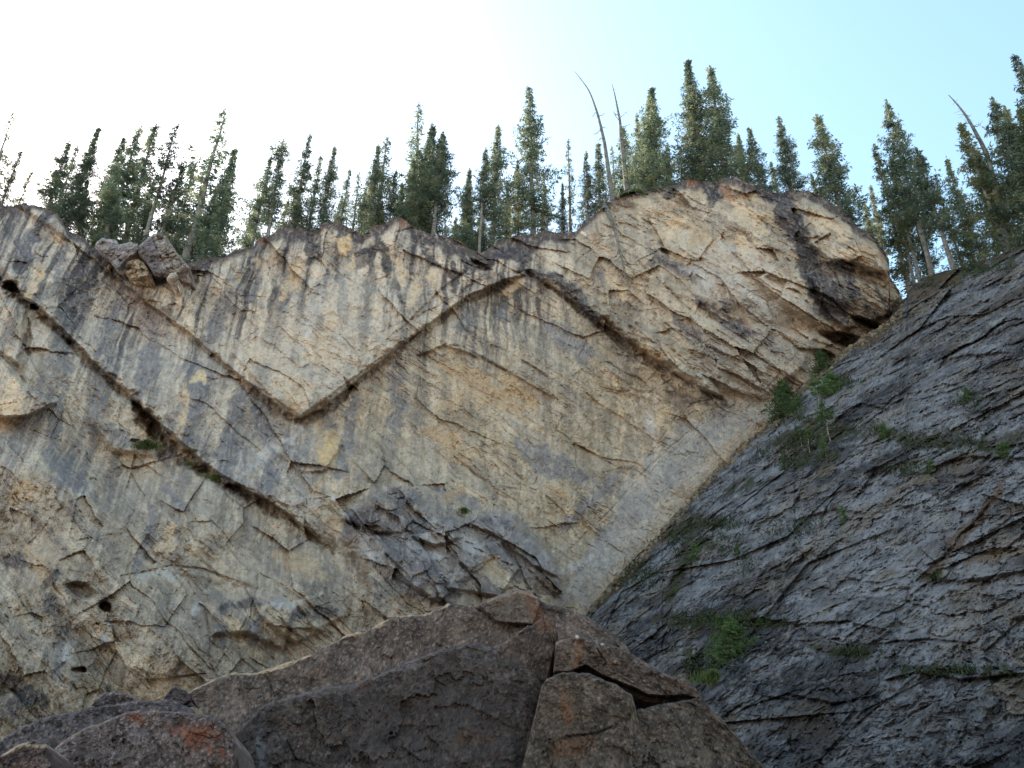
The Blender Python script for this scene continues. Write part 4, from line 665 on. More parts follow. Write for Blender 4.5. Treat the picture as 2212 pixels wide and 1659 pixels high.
# ---------------------------------------------------------------- spruce trees
def tube(pts, rad, seg=6):
    """tapering tube through points -> verts, quads"""
    pts = [Vector(p) for p in pts]; Vs, Fs = [], []
    for i, p in enumerate(pts):
        d = (pts[min(i + 1, len(pts) - 1)] - pts[max(i - 1, 0)]).normalized()
        a = d.cross(Vector((0.31, 0.95, 0.1))).normalized(); b = d.cross(a)
        for k in range(seg):
            t = 6.28318 * k / seg; q_ = p + (a * math.cos(t) + b * math.sin(t)) * rad[i]; Vs.append(q_)
    for i in range(len(pts) - 1):
        for k in range(seg):
            Fs.append((i * seg + k, i * seg + (k + 1) % seg, (i + 1) * seg + (k + 1) % seg, (i + 1) * seg + k))
    return Vs, Fs
class MB:
    def __init__(s): s.v, s.f = [], []
    def add(s, V_, F_): o = len(s.v); s.v += [tuple(p) for p in V_]; s.f += [tuple(i + o for i in f) for f in F_]
    def tube(s, pts, rad, seg=6): s.add(*tube(pts, rad, seg))
    def mesh(s, name, mat):
        me = bpy.data.meshes.new(name); me.from_pydata(s.v, [], s.f); me.materials.append(mat)
        for p in me.polygons: p.use_smooth = True
        return me
def crown_mesh(name, seed, H=12.0, Rm=1.35, z0=0.12, dens=1.0, prof='cone', mat=None, gaps=0.22, leaf=0.20):
    rs = np.random.RandomState(seed); V_, F_ = [], []; br = MB()
    z = H * z0; blob = rs.uniform(0, 100)
    while z < H - 0.15:
        h = (z - H * z0) / (H * (1 - z0))
        if prof == 'cone': rp = 1.5 * (0.03 + 0.97 * (1 - h) ** 1.1) * min(1, 0.5 + 2.6 * h)
        elif prof == 'column': rp = 1.3 * (1 - h) ** .92 * min(1, 0.6 + 2 * h) + .02
        elif prof == 'club': rp = (0.45 + 0.25 * math.sin(h * 9 + seed)) * (1 if h < .82 else 1.25) * min(1, (1 - h) * 7 + .3)
        else: rp = (1 - h) ** 0.9 * min(1, 0.3 + 1.4 * h)
        if h > .84: rp *= 1 - .45 * (h - .84) / .16
        rp *= 0.72 + 0.56 * float(fbm(np.array([z * 1.6 + blob]), np.array([1.5]), 2, seed)[0] + .5)
        nb = rs.randint(5, 9)
        for _ in range(max(2, int(nb * dens))):
            if rs.rand() < gaps: continue
            az = rs.uniform(0, 6.283); L = max(0.13, Rm * rp * rs.choice([rs.uniform(.45, .9), rs.uniform(.85, 1.3)])); dr = rs.uniform(-.22, .0) - .38 * (1 - h)
            ca, sa = math.cos(az), math.sin(az)
            def pt(t, s_=0, w_=0):
                rr = L * t; zz = z + dr * rr + 0.38 * rr * t * t
                return np.array([ca * rr - sa * s_, sa * rr + ca * s_, zz + w_])
            br.tube([pt(0), pt(.5), pt(.95)], [0.022, 0.014, 0.005], 3)
            ns = max(4, int(L * 21))
            for j in range(ns):
                t = ((j + rs.rand()) / ns) ** 0.75; t = max(t, .12)
                side = rs.choice([-1, 1]); wd = (0.10 + 0.34 * min(L, 1.4) * (1 - t) ** .6) * rs.uniform(.4, 1)
                p = pt(t); e = pt(min(1.08, t + .10 * rs.rand()), side * wd, rs.uniform(-.12, .03))
                dvec = e - p; l_ = np.linalg.norm(dvec) + 1e-6; dvec /= l_; l_ = max(l_, leaf * .8)
                for m in range(4):
                    q0 = p + dvec * l_ * (m / 3.6) + rs.normal(0, .025, 3)
                    dd = dvec + rs.normal(0, .38, 3) * np.array([1, 1, .5]); dd /= np.linalg.norm(dd)
                    sd_ = np.cross(dd, rs.normal(0, 1, 3)); sd_ /= np.linalg.norm(sd_) + 1e-6
                    ll = leaf * rs.uniform(.6, 1.15); w3 = ll * rs.uniform(.11, .2); o = len(V_)
                    V_ += [q0, q0 + dd * ll * .5 + sd_ * w3, q0 + dd * ll, q0 + dd * ll * .5 - sd_ * w3]; F_.append((o, o + 1, o + 2, o + 3))
        z += rs.uniform(.22, .42) * (1.1 - .5 * h)
    for k in range(14):
        o = len(V_); a = rs.uniform(0, 6.28); b = np.array([math.cos(a) * .04, math.sin(a) * .04, 0]); zz = H - rs.uniform(0, .5); d_ = np.array([math.cos(a) * .07, math.sin(a) * .07, .2]); sv = np.array([-math.sin(a), math.cos(a), 0]) * .05
        q0 = np.array([0, 0, zz]) + b; V_ += [q0, q0 + d_ * .5 + sv, q0 + d_, q0 + d_ * .5 - sv]; F_.append((o, o + 1, o + 2, o + 3))
    me = bpy.data.meshes.new(name); me.from_pydata([tuple(p) for p in V_], [], F_); me.materials.append(mat or NEEDLE)
    o = len(me.vertices); nf = len(me.polygons)
    me2 = bpy.data.meshes.new(name); me2.from_pydata([tuple(p) for p in V_] + br.v, [], F_ + [tuple(i + o for i in f) for f in br.f]); me2.materials.append(mat or NEEDLE); me2.materials.append(BARK)
    mi = np.zeros(len(me2.polygons), np.int32); mi[nf:] = 1; me2.polygons.foreach_set('material_index', mi)
    return me2, None
def trunk_mesh(seed, H=12.0, r=0.17):
    rs = random.Random(seed); pts, rad = [], []; n = 12
    for i in range(n + 1):
        t = i / n; pts.append((rs.uniform(-.04, .04) * (i > 0), rs.uniform(-.04, .04) * (i > 0), -0.9 + (H + .85) * t)); rad.append(r * (1 - t) ** .85 + .012 + (.10 if i == 0 else 0))
    m = MB(); m.tube(pts, rad, 8)
    for _ in range(16):
        z = rs.uniform(.3, H * .35); a = rs.uniform(0, 6.28); L = rs.uniform(.25, .8)
        m.tube([(0, 0, z), (math.cos(a) * L * .6, math.sin(a) * L * .6, z - .05), (math.cos(a) * L, math.sin(a) * L, z - rs.uniform(.0, .2))], [.02, .012, .004], 3)
    return m.mesh('trunk', BARK)
KINDS = {}
for nm, sd_, kw in [
  ('cone', 1, dict()), ('cone2', 2, dict(Rm=1.5, gaps=.2)), ('slim', 3, dict(Rm=.95, dens=.95)), ('slim2', 4, dict(Rm=1.0, gaps=.3, dens=.85)),
  ('sparse', 5, dict(Rm=1.15, dens=.55, gaps=.42, z0=.22)), ('sparse2', 6, dict(Rm=1.0, dens=.5, gaps=.45, prof='low', z0=.15)),
  ('dense', 7, dict(Rm=1.6, dens=1.35, gaps=.05, prof='column')), ('dense2', 8, dict(Rm=1.45, dens=1.3, gaps=.08, prof='cone', z0=.08)),
  ('high', 9, dict(Rm=1.4, z0=.36, dens=1.15, gaps=.12, prof='column')), ('high2', 10, dict(Rm=1.2, z0=.45, dens=1.0, prof='column')),
  ('club', 11, dict(Rm=1.5, prof='club', dens=1.1, z0=.25)), ('bare', 12, dict(Rm=.95, z0=.5, dens=.7, gaps=.3, prof='column')),
  ('highy', 18, dict(Rm=1.3, z0=.34, dens=1.05, gaps=.15, prof='column', mat='y')), ('yellow', 13, dict(Rm=1.15, mat='y', dens=.95)), ('yellow2', 14, dict(Rm=1.3, mat='y', z0=.2, gaps=.25)),
  ('young', 15, dict(H=4.0, Rm=1.1, z0=.05, dens=1.0, leaf=.2)), ('sapling', 16, dict(H=4.0, Rm=.9, z0=.45, dens=.9, leaf=.2, prof='column')), ('bush', 17, dict(H=3.0, Rm=1.5, z0=.03, dens=1.6, leaf=.2, prof='column'))]:
    if kw.get('mat') == 'y': kw['mat'] = NEEDLE_Y
    if kw.get('H'): kw['mat'] = NEEDLE_G
    H = kw.get('H', 12.0)
    cm, bm_ = crown_mesh('crown', sd_, **kw)
    KINDS[nm] = (cm, bm_, trunk_mesh(sd_, H, .17 if H > 10 else .055), H)
def place_tree(name, kind, top, base, Y, label, cat, group, wid=1.0, zb=None, sink=0.15):
    cm, bm_, tm, H = KINDS[kind]
    xb, yb, zb0 = pix(base[0], base[1], Y)
    xt, yt, zt = pix(top[0], top[1], Y)
    if zb is not None: zb0 = zb
    b = Vector((xb, Y, zb0 - sink)); t = Vector((xt, Y, zt)); L = (t - b).length; d = (t - b).normalized()
    o = empty(name, b, label, cat, group)
    o.rotation_mode = 'QUATERNION'; rz = random.Random(hash((int(top[0]), int(top[1])))).uniform(0, 6.28)
    from mathutils import Quaternion
    o.rotation_quaternion = Vector((0, 0, 1)).rotation_difference(d) @ Quaternion((0, 0, 1), rz)
    s = L / H; o.scale = (s * wid, s * wid, s)
    for nm, me in (('trunk', tm), ('crown', cm)):
        c_ = bpy.data.objects.new(nm, me); COL.objects.link(c_); c_.parent = o
    return o

GT = 'spruces standing along the rim of the cliff'; GR_ = 'spruces at the top of the dark slope'
def crim(x, dY, u):
    j = np.argmin(np.abs(RX - x)); ry, rz = RY[j], RZ[j]
    return ry, rz
WG = 0.86
# kind, top u, v, base u, v, metres behind the rim, width, label
TREES = [
 ('sparse', 27, 247, -8, 440, 4, 1.0, 'tall thin spruce cut by the left edge, its sparse top above all neighbours there'),
 ('slim', 46, 327, 12, 440, 3, 1.1, 'short spruce with a rounded tip beside the left edge'),
 ('yellow2', 71, 367, 48, 440, 5, .8, 'small pale yellow green spruce on the leftmost rim hump'),
 ('cone2', 150, 307, 108, 458, 4, 1.15, 'bushy spruce with open outer branches, left of the dense leaning one on the left rim'),
 ('slim2', 168, 316, 132, 462, 6, .9, 'thin spruce peeking between two fuller spruces on the left rim'),
 ('dense2', 214, 276, 145, 492, 1.5, .95, 'dense dark spruce with a pale bare trunk base leaning right on the left rim'),
 ('cone', 304, 276, 226, 530, 3, 1.15, 'full dark spruce above the dark split block, its tip leaning right'),
 ('dense', 270, 296, 208, 528, 5, .85, 'wide spruce filling the space left of the split block'),
 ('slim', 336, 273, 272, 540, 5, 1.2, 'narrow spruce with a blunt dense tip above the tilted blocks'),
 ('bare', 382, 272, 318, 520, 2, 1.0, 'spindly spruce with a long bare leaning trunk and a tufted top'),
 ('slim2', 395, 352, 348, 540, 2, 1.4, 'short pointed spruce behind the large tilted block'),
 ('cone2', 372, 415, 366, 560, 4, .8, 'low bushy spruce right behind the large tilted block'),
 ('sparse', 486, 241, 404, 560, 2, 1.35, 'tallest see-through spruce of the left group, ladder-like branches'),
 ('dense2', 508, 320, 458, 560, 1.5, 1.0, 'dense dark spruce ending the left group before the bright sky gap'),
 ('cone', 440, 400, 420, 562, 4, .9, 'low spruce between the see-through tall one and the dense one'),
 ('cone2', 586, 338, 545, 530, 2, .95, 'open spruce just right of the bright sky gap with green outer branches'),
 ('club', 611, 314, 580, 510, 1.5, 1.1, 'dark spruce with a lollipop tuft above a thick crown, just right of the sky gap'),
 ('yellow2', 624, 430, 604, 500, 4, .9, 'low yellow green spruce under the lollipop-topped one'),
 ('cone', 671, 291, 630, 490, 2, .9, 'pointed dark spruce, tallest between the sky gap and the middle of the rim'),
 ('slim', 693, 338, 668, 500, 3, .95, 'narrow spruce tucked right of the pointed dark one'),
 ('cone2', 724, 318, 696, 490, 2, .9, 'spruce with spreading lower branches above the round yellow scar in the wall'),
 ('slim2', 756, 366, 735, 482, 2, 1.1, 'thin spruce left of the brown tinged pair'),
 ('sparse', 777, 372, 765, 500, 5, 1.0, 'faint sparse spruce set back behind the thin one'),
 ('cone2', 818, 315, 800, 495, 2, .95, 'left one of the brown tinged spruce pair with two tips'),
 ('sparse', 836, 300, 812, 490, 3, 1.4, 'right one of the brown tinged spruce pair, the taller'),
 ('cone', 856, 368, 840, 476, 2, .95, 'short spruce left of the big dark cluster'),
 ('dense', 869, 395, 862, 478, 3, .8, 'low dense spruce at the left foot of the big dark cluster'),
 ('sparse', 905, 226, 897, 484, 3, 1.1, 'tall sparse spire rising over the big dark cluster'),
 ('dense2', 934, 270, 915, 500, 3, 1.1, 'very dense dark green spruce in the middle of the big cluster'),
 ('high', 957, 288, 936, 503, 1.2, 1.15, 'broad dark spruce with a pale bare trunk at the right of the big cluster'),
 ('dense', 893, 345, 886, 488, 2, 1.0, 'full spruce at the left of the big dark cluster'),
 ('dense2', 1014, 366, 1004, 530, 2, 1.05, 'small neat cone shaped spruce standing apart right of the big cluster'),
 ('high2', 1049, 320, 1034, 548, .8, .85, 'slim spruce whose curved pale trunk roots in the crack, left of a taller one'),
 ('cone2', 1077, 273, 1061, 540, 1.2, 1.0, 'airy spruce with a long pale trunk, second in height left of the tallest middle spruce'),
 ('dense', 1097, 405, 1092, 520, 3, .75, 'low green spruce between the airy spruce and the tallest middle one'),
 ('cone', 1143, 188, 1153, 502, 1.0, .98, 'tallest spruce of the middle rim with a straight pale trunk'),
 ('yellow2', 1118, 352, 1120, 508, 2, .9, 'pale yellow green companion left of the tallest middle spruce'),
 ('dense2', 1176, 400, 1178, 500, 3, .8, 'dark low companion right of the tallest middle spruce'),
 ('sparse2', 1227, 301, 1231, 500, 3, .9, 'thin ragged spruce left of the two bare snags'),
 ('dense', 1215, 395, 1214, 502, 2, .6, 'low dark narrow spruce at the foot of the thin ragged one'),
 ('cone', 1266, 329, 1268, 470, 2, .95, 'bushy spruce between the thin ragged one and the snags'),
 ('slim', 1292, 311, 1294, 452, 2, 1.3, 'spruce with a blunt top touching the tall bent snag'),
 ('sparse', 1322, 318, 1327, 430, 4, 1.1, 'pale sparse spruce between the two snags'),
 ('slim2', 1345, 276, 1352, 418, 4, 1.5, 'greyish spruce just right of the second snag'),
 ('dense2', 1408, 192, 1399, 415, 1.5, 1.2, 'broad dense spruce with a short pale trunk above the moss mat'),
 ('yellow', 1376, 246, 1380, 420, 3, .8, 'shorter sunlit spire merged into the left of the broad dense spruce'),
 ('cone', 1441, 312, 1437, 405, 3, 1.0, 'small spruce at the right foot of the broad dense spruce'),
 ('sparse2', 1468, 318, 1468, 398, 3, 1.3, 'see-through bluish spruce left of the tall right pair'),
 ('dense2', 1485, 132, 1514, 396, 2, 1.0, 'left and sunnier of the two tall spruces on the high hump'),
 ('cone2', 1534, 146, 1562, 390, 2.5, 1.1, 'right and darker of the two tall spruces on the high hump'),
 ('dense', 1594, 290, 1598, 392, 4, .8, 'low spruce under the right shoulder of the tall pair'),
 ('cone', 1617, 275, 1642, 405, 2, 1.15, 'spruce with wide skirts right of the tall pair'),
 ('cone', 1683, 254, 1704, 415, 2, 1.15, 'sharp cone shaped spruce above the black stained gully'),
 ('yellow', 1751, 373, 1760, 415, 2, 1.0, 'tiny yellow green spruce between two larger cones on the right hump'),
 ('cone2', 1765, 251, 1806, 445, 1.5, 1.25, 'blue green spruce with drooping skirts leaning left on the right hump'),
 ('dense', 190, 388, 176, 515, 3, .8, 'low dark spruce in the gap between the leaning dense one and the split block'),
 ('dense2', 250, 372, 236, 540, 4, .8, 'low spruce right behind the dark split block'),
 ('dense', 330, 400, 312, 540, 3, .8, 'low green spruce above the top of the large tilted block'),
 ('cone', 418, 350, 392, 560, 5, .9, 'middling spruce half hidden left of the see-through tall one'),
 ('cone2', 470, 400, 440, 560, 3, .9, 'low bushy spruce between the see-through tall one and the sky gap'),
 ('cone', 560, 420, 540, 535, 4, .8, 'low loose spruce at the right side of the sky gap'),
 ('dense', 650, 400, 640, 495, 4, .7, 'low spruce filling the foot of the pointed dark one'),
 ('cone', 740, 420, 720, 485, 4, .7, 'small spruce low between the spreading one and the thin one'),
 ('dense', 790, 410, 782, 505, 4, .7, 'low dark spruce in the dip left of the brown tinged pair'),
 ('yellow2', 826, 432, 822, 492, 1.5, .9, 'low yellowish spruce at the foot of the brown tinged pair'),
 ('yellow', 985, 470, 978, 520, 6, 1.2, 'tiny pale spruce far back in the bright gap right of the big cluster'),
 ('dense', 1040, 430, 1040, 545, 3, .8, 'low dark spruce behind the curved pale trunk'),
 ('slim', 1665, 350, 1672, 420, 4, 1.0, 'small dark spruce tucked left of the sharp cone over the gully'),
]
for (kd, tu, tv, bu, bv, dY, wd, lab) in TREES:
    yr, _ = rim_at(bu); Y = yr + dY
    xb = float(pix(bu, bv, Y)[0]); j = int(np.argmin(np.abs(RX - xb)))
    zb = RZ[j] - .15 + .12 * max(0, RY[j] * 0 + (Y - RY[j]) - 1)
    place_tree('spruce', kd, (tu, tv), (bu, bv), Y, lab, 'tree', GT, wd * WG * (1.02 if tu < 1000 else .98), zb, .3)
RTREES = [
 ('yellow2', 1868, 440, 1885, 520, 5, 1.2, 'low yellow green spruce in the dip right of the hump'),
 ('yellow', 1880, 400, 1912, 545, 6, 1.0, 'bright yellow green young spruce behind the rounded bulge'),
 ('yellow', 1889, 314, 1944, 585, 4, .9, 'thin spire with a yellowish crown, first of the slope group'),
 ('highy', 1924, 340, 1978, 600, 1.0, .8, 'yellow tinged spruce whose dark trunk stands at the low corner of the slope'),
 ('high', 1914, 220, 2006, 590, 1.2, .8, 'tall spruce leaning left, highest tip of the first slope cluster'),
 ('high2', 1979, 321, 2052, 582, .8, 1.1, 'dark spruce with three pale trunks at its foot beside the leaning tall one'),
 ('bare', 1955, 400, 1996, 590, 3, 1.1, 'half bare spruce hidden inside the first slope cluster'),
 ('highy', 2045, 341, 2080, 575, 3, .6, 'narrow golden tipped spruce alone against the blue gap'),
 ('highy', 2073, 265, 2162, 548, 1.0, .9, 'sunlit spruce left of the bare leaning snag on the slope'),
 ('high2', 2110, 330, 2170, 546, 3, 1.0, 'dark spruce behind the bare leaning snag'),
 ('high', 2144, 217, 2212, 530, 1.0, .95, 'dense tall spruce with a dark tip near the right edge'),
 ('yellow2', 2170, 232, 2238, 520, 3, .9, 'sunny spruce filling the gap before the right edge'),
 ('highy', 2203, 231, 2262, 512, 1.5, .9, 'spruce cut by the right edge at mid height'),
 ('cone', 2191, 118, 2300, 495, 2, .8, 'highest spruce tip, leaning in at the right edge'),
 ('bare', 2030, 420, 2066, 578, 4, 1.0, 'slim trunk with a small crown behind the golden tipped spruce'),
 ('bare', 2060, 400, 2120, 562, 4, 1.1, 'slender half bare spruce in the shade of the sunlit one'),
 ('bare', 1940, 430, 1965, 610, 2, 1.0, 'slender trunk with high branches at the low corner of the slope'),
 ('high2', 2120, 400, 2190, 540, 2, .9, 'short dark spruce between the snag and the right edge'),
 ('cone2', 2240, 300, 2330, 480, 2, 1.0, None),
]
SRX, SRY, SRZ = xs_[0], ys_[0], zs_[0]
for (kd, tu, tv, bu, bv, dY, wd, lab) in RTREES:
    if bu < 1940:
        Y = 42.5 + dY; zb = None
        place_tree('spruce', kd, (tu, tv), (bu, bv + 20), Y, lab, 'tree', GR_, wd * WG, zb, .3); continue
    ry, _ = slope_rim(bu); Y = float(ry) + dY
    xb = float(pix(bu, bv, Y)[0]); j = int(np.argmin(np.abs(SRX - xb) + np.where(us2 < 1960, 99, 0)))
    zb = SRZ[j] - .15 + .3 * max(0, Y - SRY[j] - 1)
    place_tree('spruce', kd, (tu, tv), (bu, bv), Y, lab or 'spruce just beyond the right edge of the view', 'tree', GR_, wd * WG, zb, .3)

# ---------------------------------------------------------------- dead snags
def snag(pts, Y, label, r0=.15, twigs=(), seed=1, group='bare dead trees on the rim'):
    W = [Vector(pix(a, b, Y)) for a, b in pts]; base = W[-1].copy()
    o = empty('dead_tree', base, label, 'dead tree', group)
    m = MB(); n = len(W); r0 *= 1.2; rad = [0.02 + (r0 - .02) * (i / (n - 1)) for i in range(n)]
    # smooth the line
    P2, R2 = [], []
    for i in range(n - 1):
        a = W[max(i - 1, 0)]; b = W[i]; c_ = W[i + 1]; d = W[min(i + 2, n - 1)]
        for k in range(5):
            t = k / 5; P2.append(0.5 * ((2 * b) + (c_ - a) * t + (2 * a - 5 * b + 4 * c_ - d) * t * t + (3 * b - a - 3 * c_ + d) * t ** 3) - base); R2.append(rad[i] + (rad[i + 1] - rad[i]) * t)
    P2.append(W[-1] - base + Vector((0, 0, -.5))); R2.append(rad[-1] + .05)
    m.tube(P2, R2, 7)
    rs = random.Random(seed)
    for (f, du, dv) in twigs:
        t_ = MB()
        i = int(f * (len(P2) - 1)); p = P2[i]; sc = Y / 1915 * 1.35
        e = p + Vector((du * sc, rs.uniform(-.4, .4), -dv * sc)); mid = p.lerp(e, .5) + Vector((0, 0, -.08 + rs.uniform(-.1, .1)))
        t_.tube([p, mid, e], [.04, .028, .012], 4)
        for _ in range(3):
            q_ = p.lerp(e, rs.uniform(.35, .9)); t_.tube([q_, q_ + Vector((rs.uniform(-.35, .35), rs.uniform(-.2, .2), rs.uniform(-.3, .3)))], [.012, .004], 3)
        b2 = bpy.data.objects.new('branch', t_.mesh('branch', DEADW)); COL.objects.link(b2); b2.parent = o
    for _ in range(26):
        i = rs.randint(3, len(P2) - 4); p = P2[i]; a = rs.uniform(0, 6.28); L = rs.uniform(.12, .5); m.tube([p, p + Vector((math.cos(a) * L, math.sin(a) * L, rs.uniform(-.1, .15)))], [.014, .004], 3)
    bpy_o = bpy.data.objects.new('trunk', m.mesh('trunk', DEADW)); COL.objects.link(bpy_o); bpy_o.parent = o
    return o
y_s = float(rim_at(1330)[0]) + .5
snag([(1241, 154), (1257, 174), (1273, 198), (1284, 226), (1292, 251), (1300, 284), (1306, 312), (1313, 360), (1318, 395), (1323, 426)], y_s, 'tall bare dead tree whose top bends over to the left, against the sky', .17,
     [(.45, 18, -4), (.55, -20, 22), (.6, -14, 12), (.52, 14, 6), (.4, -12, 10)], 3)
snag([(1322, 181), (1328, 205), (1333, 230), (1339, 262), (1341, 290), (1345, 326), (1350, 370), (1355, 418)], y_s + .6, 'straighter bare dead tree with forked twigs, right of the bent one', .19,
     [(.45, -16, -34), (.42, 22, -20), (.5, 26, -10), (.38, -12, -14), (.85, 22, -30)], 4)
snag([(2049, 205), (2063, 220), (2078, 238), (2093, 260), (2106, 283), (2127, 324), (2145, 380), (2162, 460), (2176, 545)], float(slope_rim(2176)[0]) + 1.2, 'bare dead tree leaning left among the living spruces at the right', .15, [(.3, 14, 4), (.4, -12, 2), (.45, 16, 4), (.55, -14, 4)], 5)
o = snag([(1352, 606), (1347, 575), (1340, 545), (1334, 520), (1326, 490), (1316, 465), (1306, 442)], float(min(CLIFF_Y[20:90, np.argmin(np.abs(us - 1335))])) - .5, 'broken dead trunk hanging head down over the cliff edge with a fan of grey twigs', .15,
     [(.1, 26, 10), (.15, -10, 20), (.25, 34, 24), (.35, 20, 34), (.4, -12, 30), (.5, 34, 30), (.6, -14, 16), (.2, 40, 30), (.3, -16, 14), (.05, 8, 22)], 6, None)
o['category'] = 'dead tree'
# stump, roots
def stump(u, v, Y, h, label):
    b = Vector(pix(u, v, Y)); o = empty('tree_stump', b, label, 'stump'); m = MB(); m.tube([(0, 0, -.4), (0.02, 0, h * .5), (0.05, 0, h)], [.28, .22, .19], 8); m.f.append(tuple(range(16, 24)))
    c_ = bpy.data.objects.new('trunk', m.mesh('trunk', BARK)); COL.objects.link(c_); c_.parent = o
    m = MB(); rs = random.Random(4)
    for k in range(5): m.tube([(math.cos(k * 1.25) * .15, math.sin(k * 1.25) * .15, h - .05), (math.cos(k * 1.25) * .17, math.sin(k * 1.25) * .17, h + rs.uniform(.1, .4))], [.06, .01], 3)
    c_ = bpy.data.objects.new('splinter', m.mesh('splinter', DEADW)); COL.objects.link(c_); c_.parent = o
stump(1176, 502, float(rim_at(1176)[0]) + .9, 1.6, 'broken dark stump beside the tallest middle spruce')
def roots(pt, n, spread, label, seed):
    rs = random.Random(seed); m = MB()
    for _ in range(n):
        a = rs.uniform(-1, 1); p = Vector((rs.uniform(-.5, .5) * spread, rs.uniform(-.3, .3), rs.uniform(-.2, .3))); pts = [p]; d = Vector((a * 1.2, -.5, rs.uniform(-1, .2))).normalized()
        for k in range(5): p = p + d * rs.uniform(.2, .5) * spread * .6; d = (d + Vector((rs.uniform(-.5, .5), rs.uniform(-.3, .2), rs.uniform(-.5, .2)))).normalized(); pts.append(p)
        m.tube(pts, [.05, .04, .03, .022, .014, .006], 4)
    o = bpy.data.objects.new('tree_roots', m.mesh('tree_roots', DEADW)); COL.objects.link(o); o.location = pt; tag(o, label, 'roots')
roots(cliff_point(1305, 452) + Vector((0, -.4, .3)), 16, 1.3, 'tangle of grey exposed roots at the foot of the bent bare tree', 1)
roots(cliff_point(1372, 428) + Vector((0, -.4, .2)), 9, 1.0, 'bare roots hanging under the green moss mat', 2)
roots(slope_point(1966, 634) + Vector((0, -.3, .2)), 9, 1.0, 'roots sticking out at the low corner of the slope', 3)

# ---------------------------------------------------------------- small plants
def tuft(name, cen, nrm, rad, n, hgt, mat, label, cat, group=None, seed=1, droop=.3, flat=1.0, kind=None):
    rs = np.random.RandomState(seed); nrm = Vector(nrm).normalized(); t1 = nrm.cross(Vector((0, 0, 1))); t1 = t1.normalized() if t1.length > .1 else Vector((1, 0, 0)); t2_ = nrm.cross(t1)
    V_, F_ = [], []
    for _ in range(n):
        r = rad * min(1.6, abs(rs.normal(0, .55))); a = rs.uniform(0, 6.28); p = t1 * (r * math.cos(a)) + t2_ * (r * math.sin(a) * flat)
        up_ = (Vector((rs.normal(0, .5), rs.normal(0, .4) - .3, abs(rs.normal(.8, .5)))) * .8 + nrm * .6).normalized(); L = hgt * rs.uniform(.4, 1.2) * max(.35, 1 - .5 * r / rad)
        sd_ = up_.cross(Vector((rs.normal(), rs.normal(), rs.normal()))).normalized() * L * .09; o = len(V_)
        V_ += [p - sd_, p + sd_, p + up_ * L * .6 + sd_ * .7, p + up_ * L + Vector((0, -L * droop * .4, -L * droop * .3))]; F_.append((o, o + 1, o + 2, o + 3))
    me = bpy.data.meshes.new(name); me.from_pydata([tuple(p) for p in V_], [], F_); me.materials.append(mat)
    o = bpy.data.objects.new(name, me); COL.objects.link(o); o.location = Vector(cen) + (Vector((0, -.22, .05)) if label else Vector()); return tag(o, label, None, None, 'stuff' if label else None)
FN = (0, -.7, .7)
tuft('grass_tuft', cliff_point(322, 976) + Vector((0, -.1, 0)), (0, -1, .2), .72, 900, .42, GRASSM, 'bright green grass tuft under the dark hollow of the left ledge', 'grass', seed=1, flat=.35)
tuft('grass_tuft', cliff_point(470, 1042), (.5, -1, .2), .7, 500, .32, GRASSM, 'thin green grass along the lower part of the left ledge', 'grass', seed=2, flat=.3)
tuft('grass_tuft', cliff_point(412, 1012), (0, -1, .2), .4, 200, .25, GRASSM, 'sparse grass midway down the left ledge', 'grass', seed=3, flat=.3)
tuft('grass_tuft', cliff_point(1003, 1116) + Vector((0, -.1, 0)), (0, -1, .2), .4, 360, .25, GRASSM, 'mossy green clump beside the grey pointed rock in the middle', 'plant', seed=4, flat=.6)
tuft('grass_tuft', slope_point(1535, 1480), FN, .7, 500, .35, GRASSM, 'green grass patch where the slope meets the dark boulder', 'grass', seed=5, flat=.5)
# moss mat on the rim
mp = cliff_point(1366, 424); mm = MB(); rs = np.random.RandomState(5)
th_ = np.linspace(0, 6.283, 41)[:-1]; vv = [(0, 0, .28)]
for k, rr in enumerate((.35, .7, .92, 1.0, .8)):
    for t in th_: vv.append((math.cos(t) * rr * 1.05 + .04 * rs.randn(), math.sin(t) * rr * .55 + .04 * rs.randn(), [.26, .2, .08, -.08, -.2][k] + .03 * rs.randn()))
ff = [(0, 1 + i, 1 + (i + 1) % 40) for i in range(40)]
for k in range(4): ff += [(1 + k * 40 + i, 1 + (k + 1) * 40 + i, 1 + (k + 1) * 40 + (i + 1) % 40, 1 + k * 40 + (i + 1) % 40) for i in range(40)]
mm.add(vv, ff); mo = bpy.data.objects.new('moss_mat', mm.mesh('moss_mat', MATM)); COL.objects.link(mo); mo.location = mp + Vector((.1, .1, .3)); tag(mo, 'thick bright green moss mat overhanging the rim beside the bare dead trees', 'moss')
t_ = tuft('moss_blades', (0, 0, .12), (0, 0, 1), .95, 1500, .16, MATM, None, None, seed=8, flat=.55); t_.parent = mo
def small(kind, top, base, label, wid=1.0, cat='small tree', name='young_spruce'):
    p = slope_point(*base); place_tree(name, kind, top, base, p.y - .05, label, cat, 'young spruces rooted on the dark slope', wid * 1.3, None, .05)
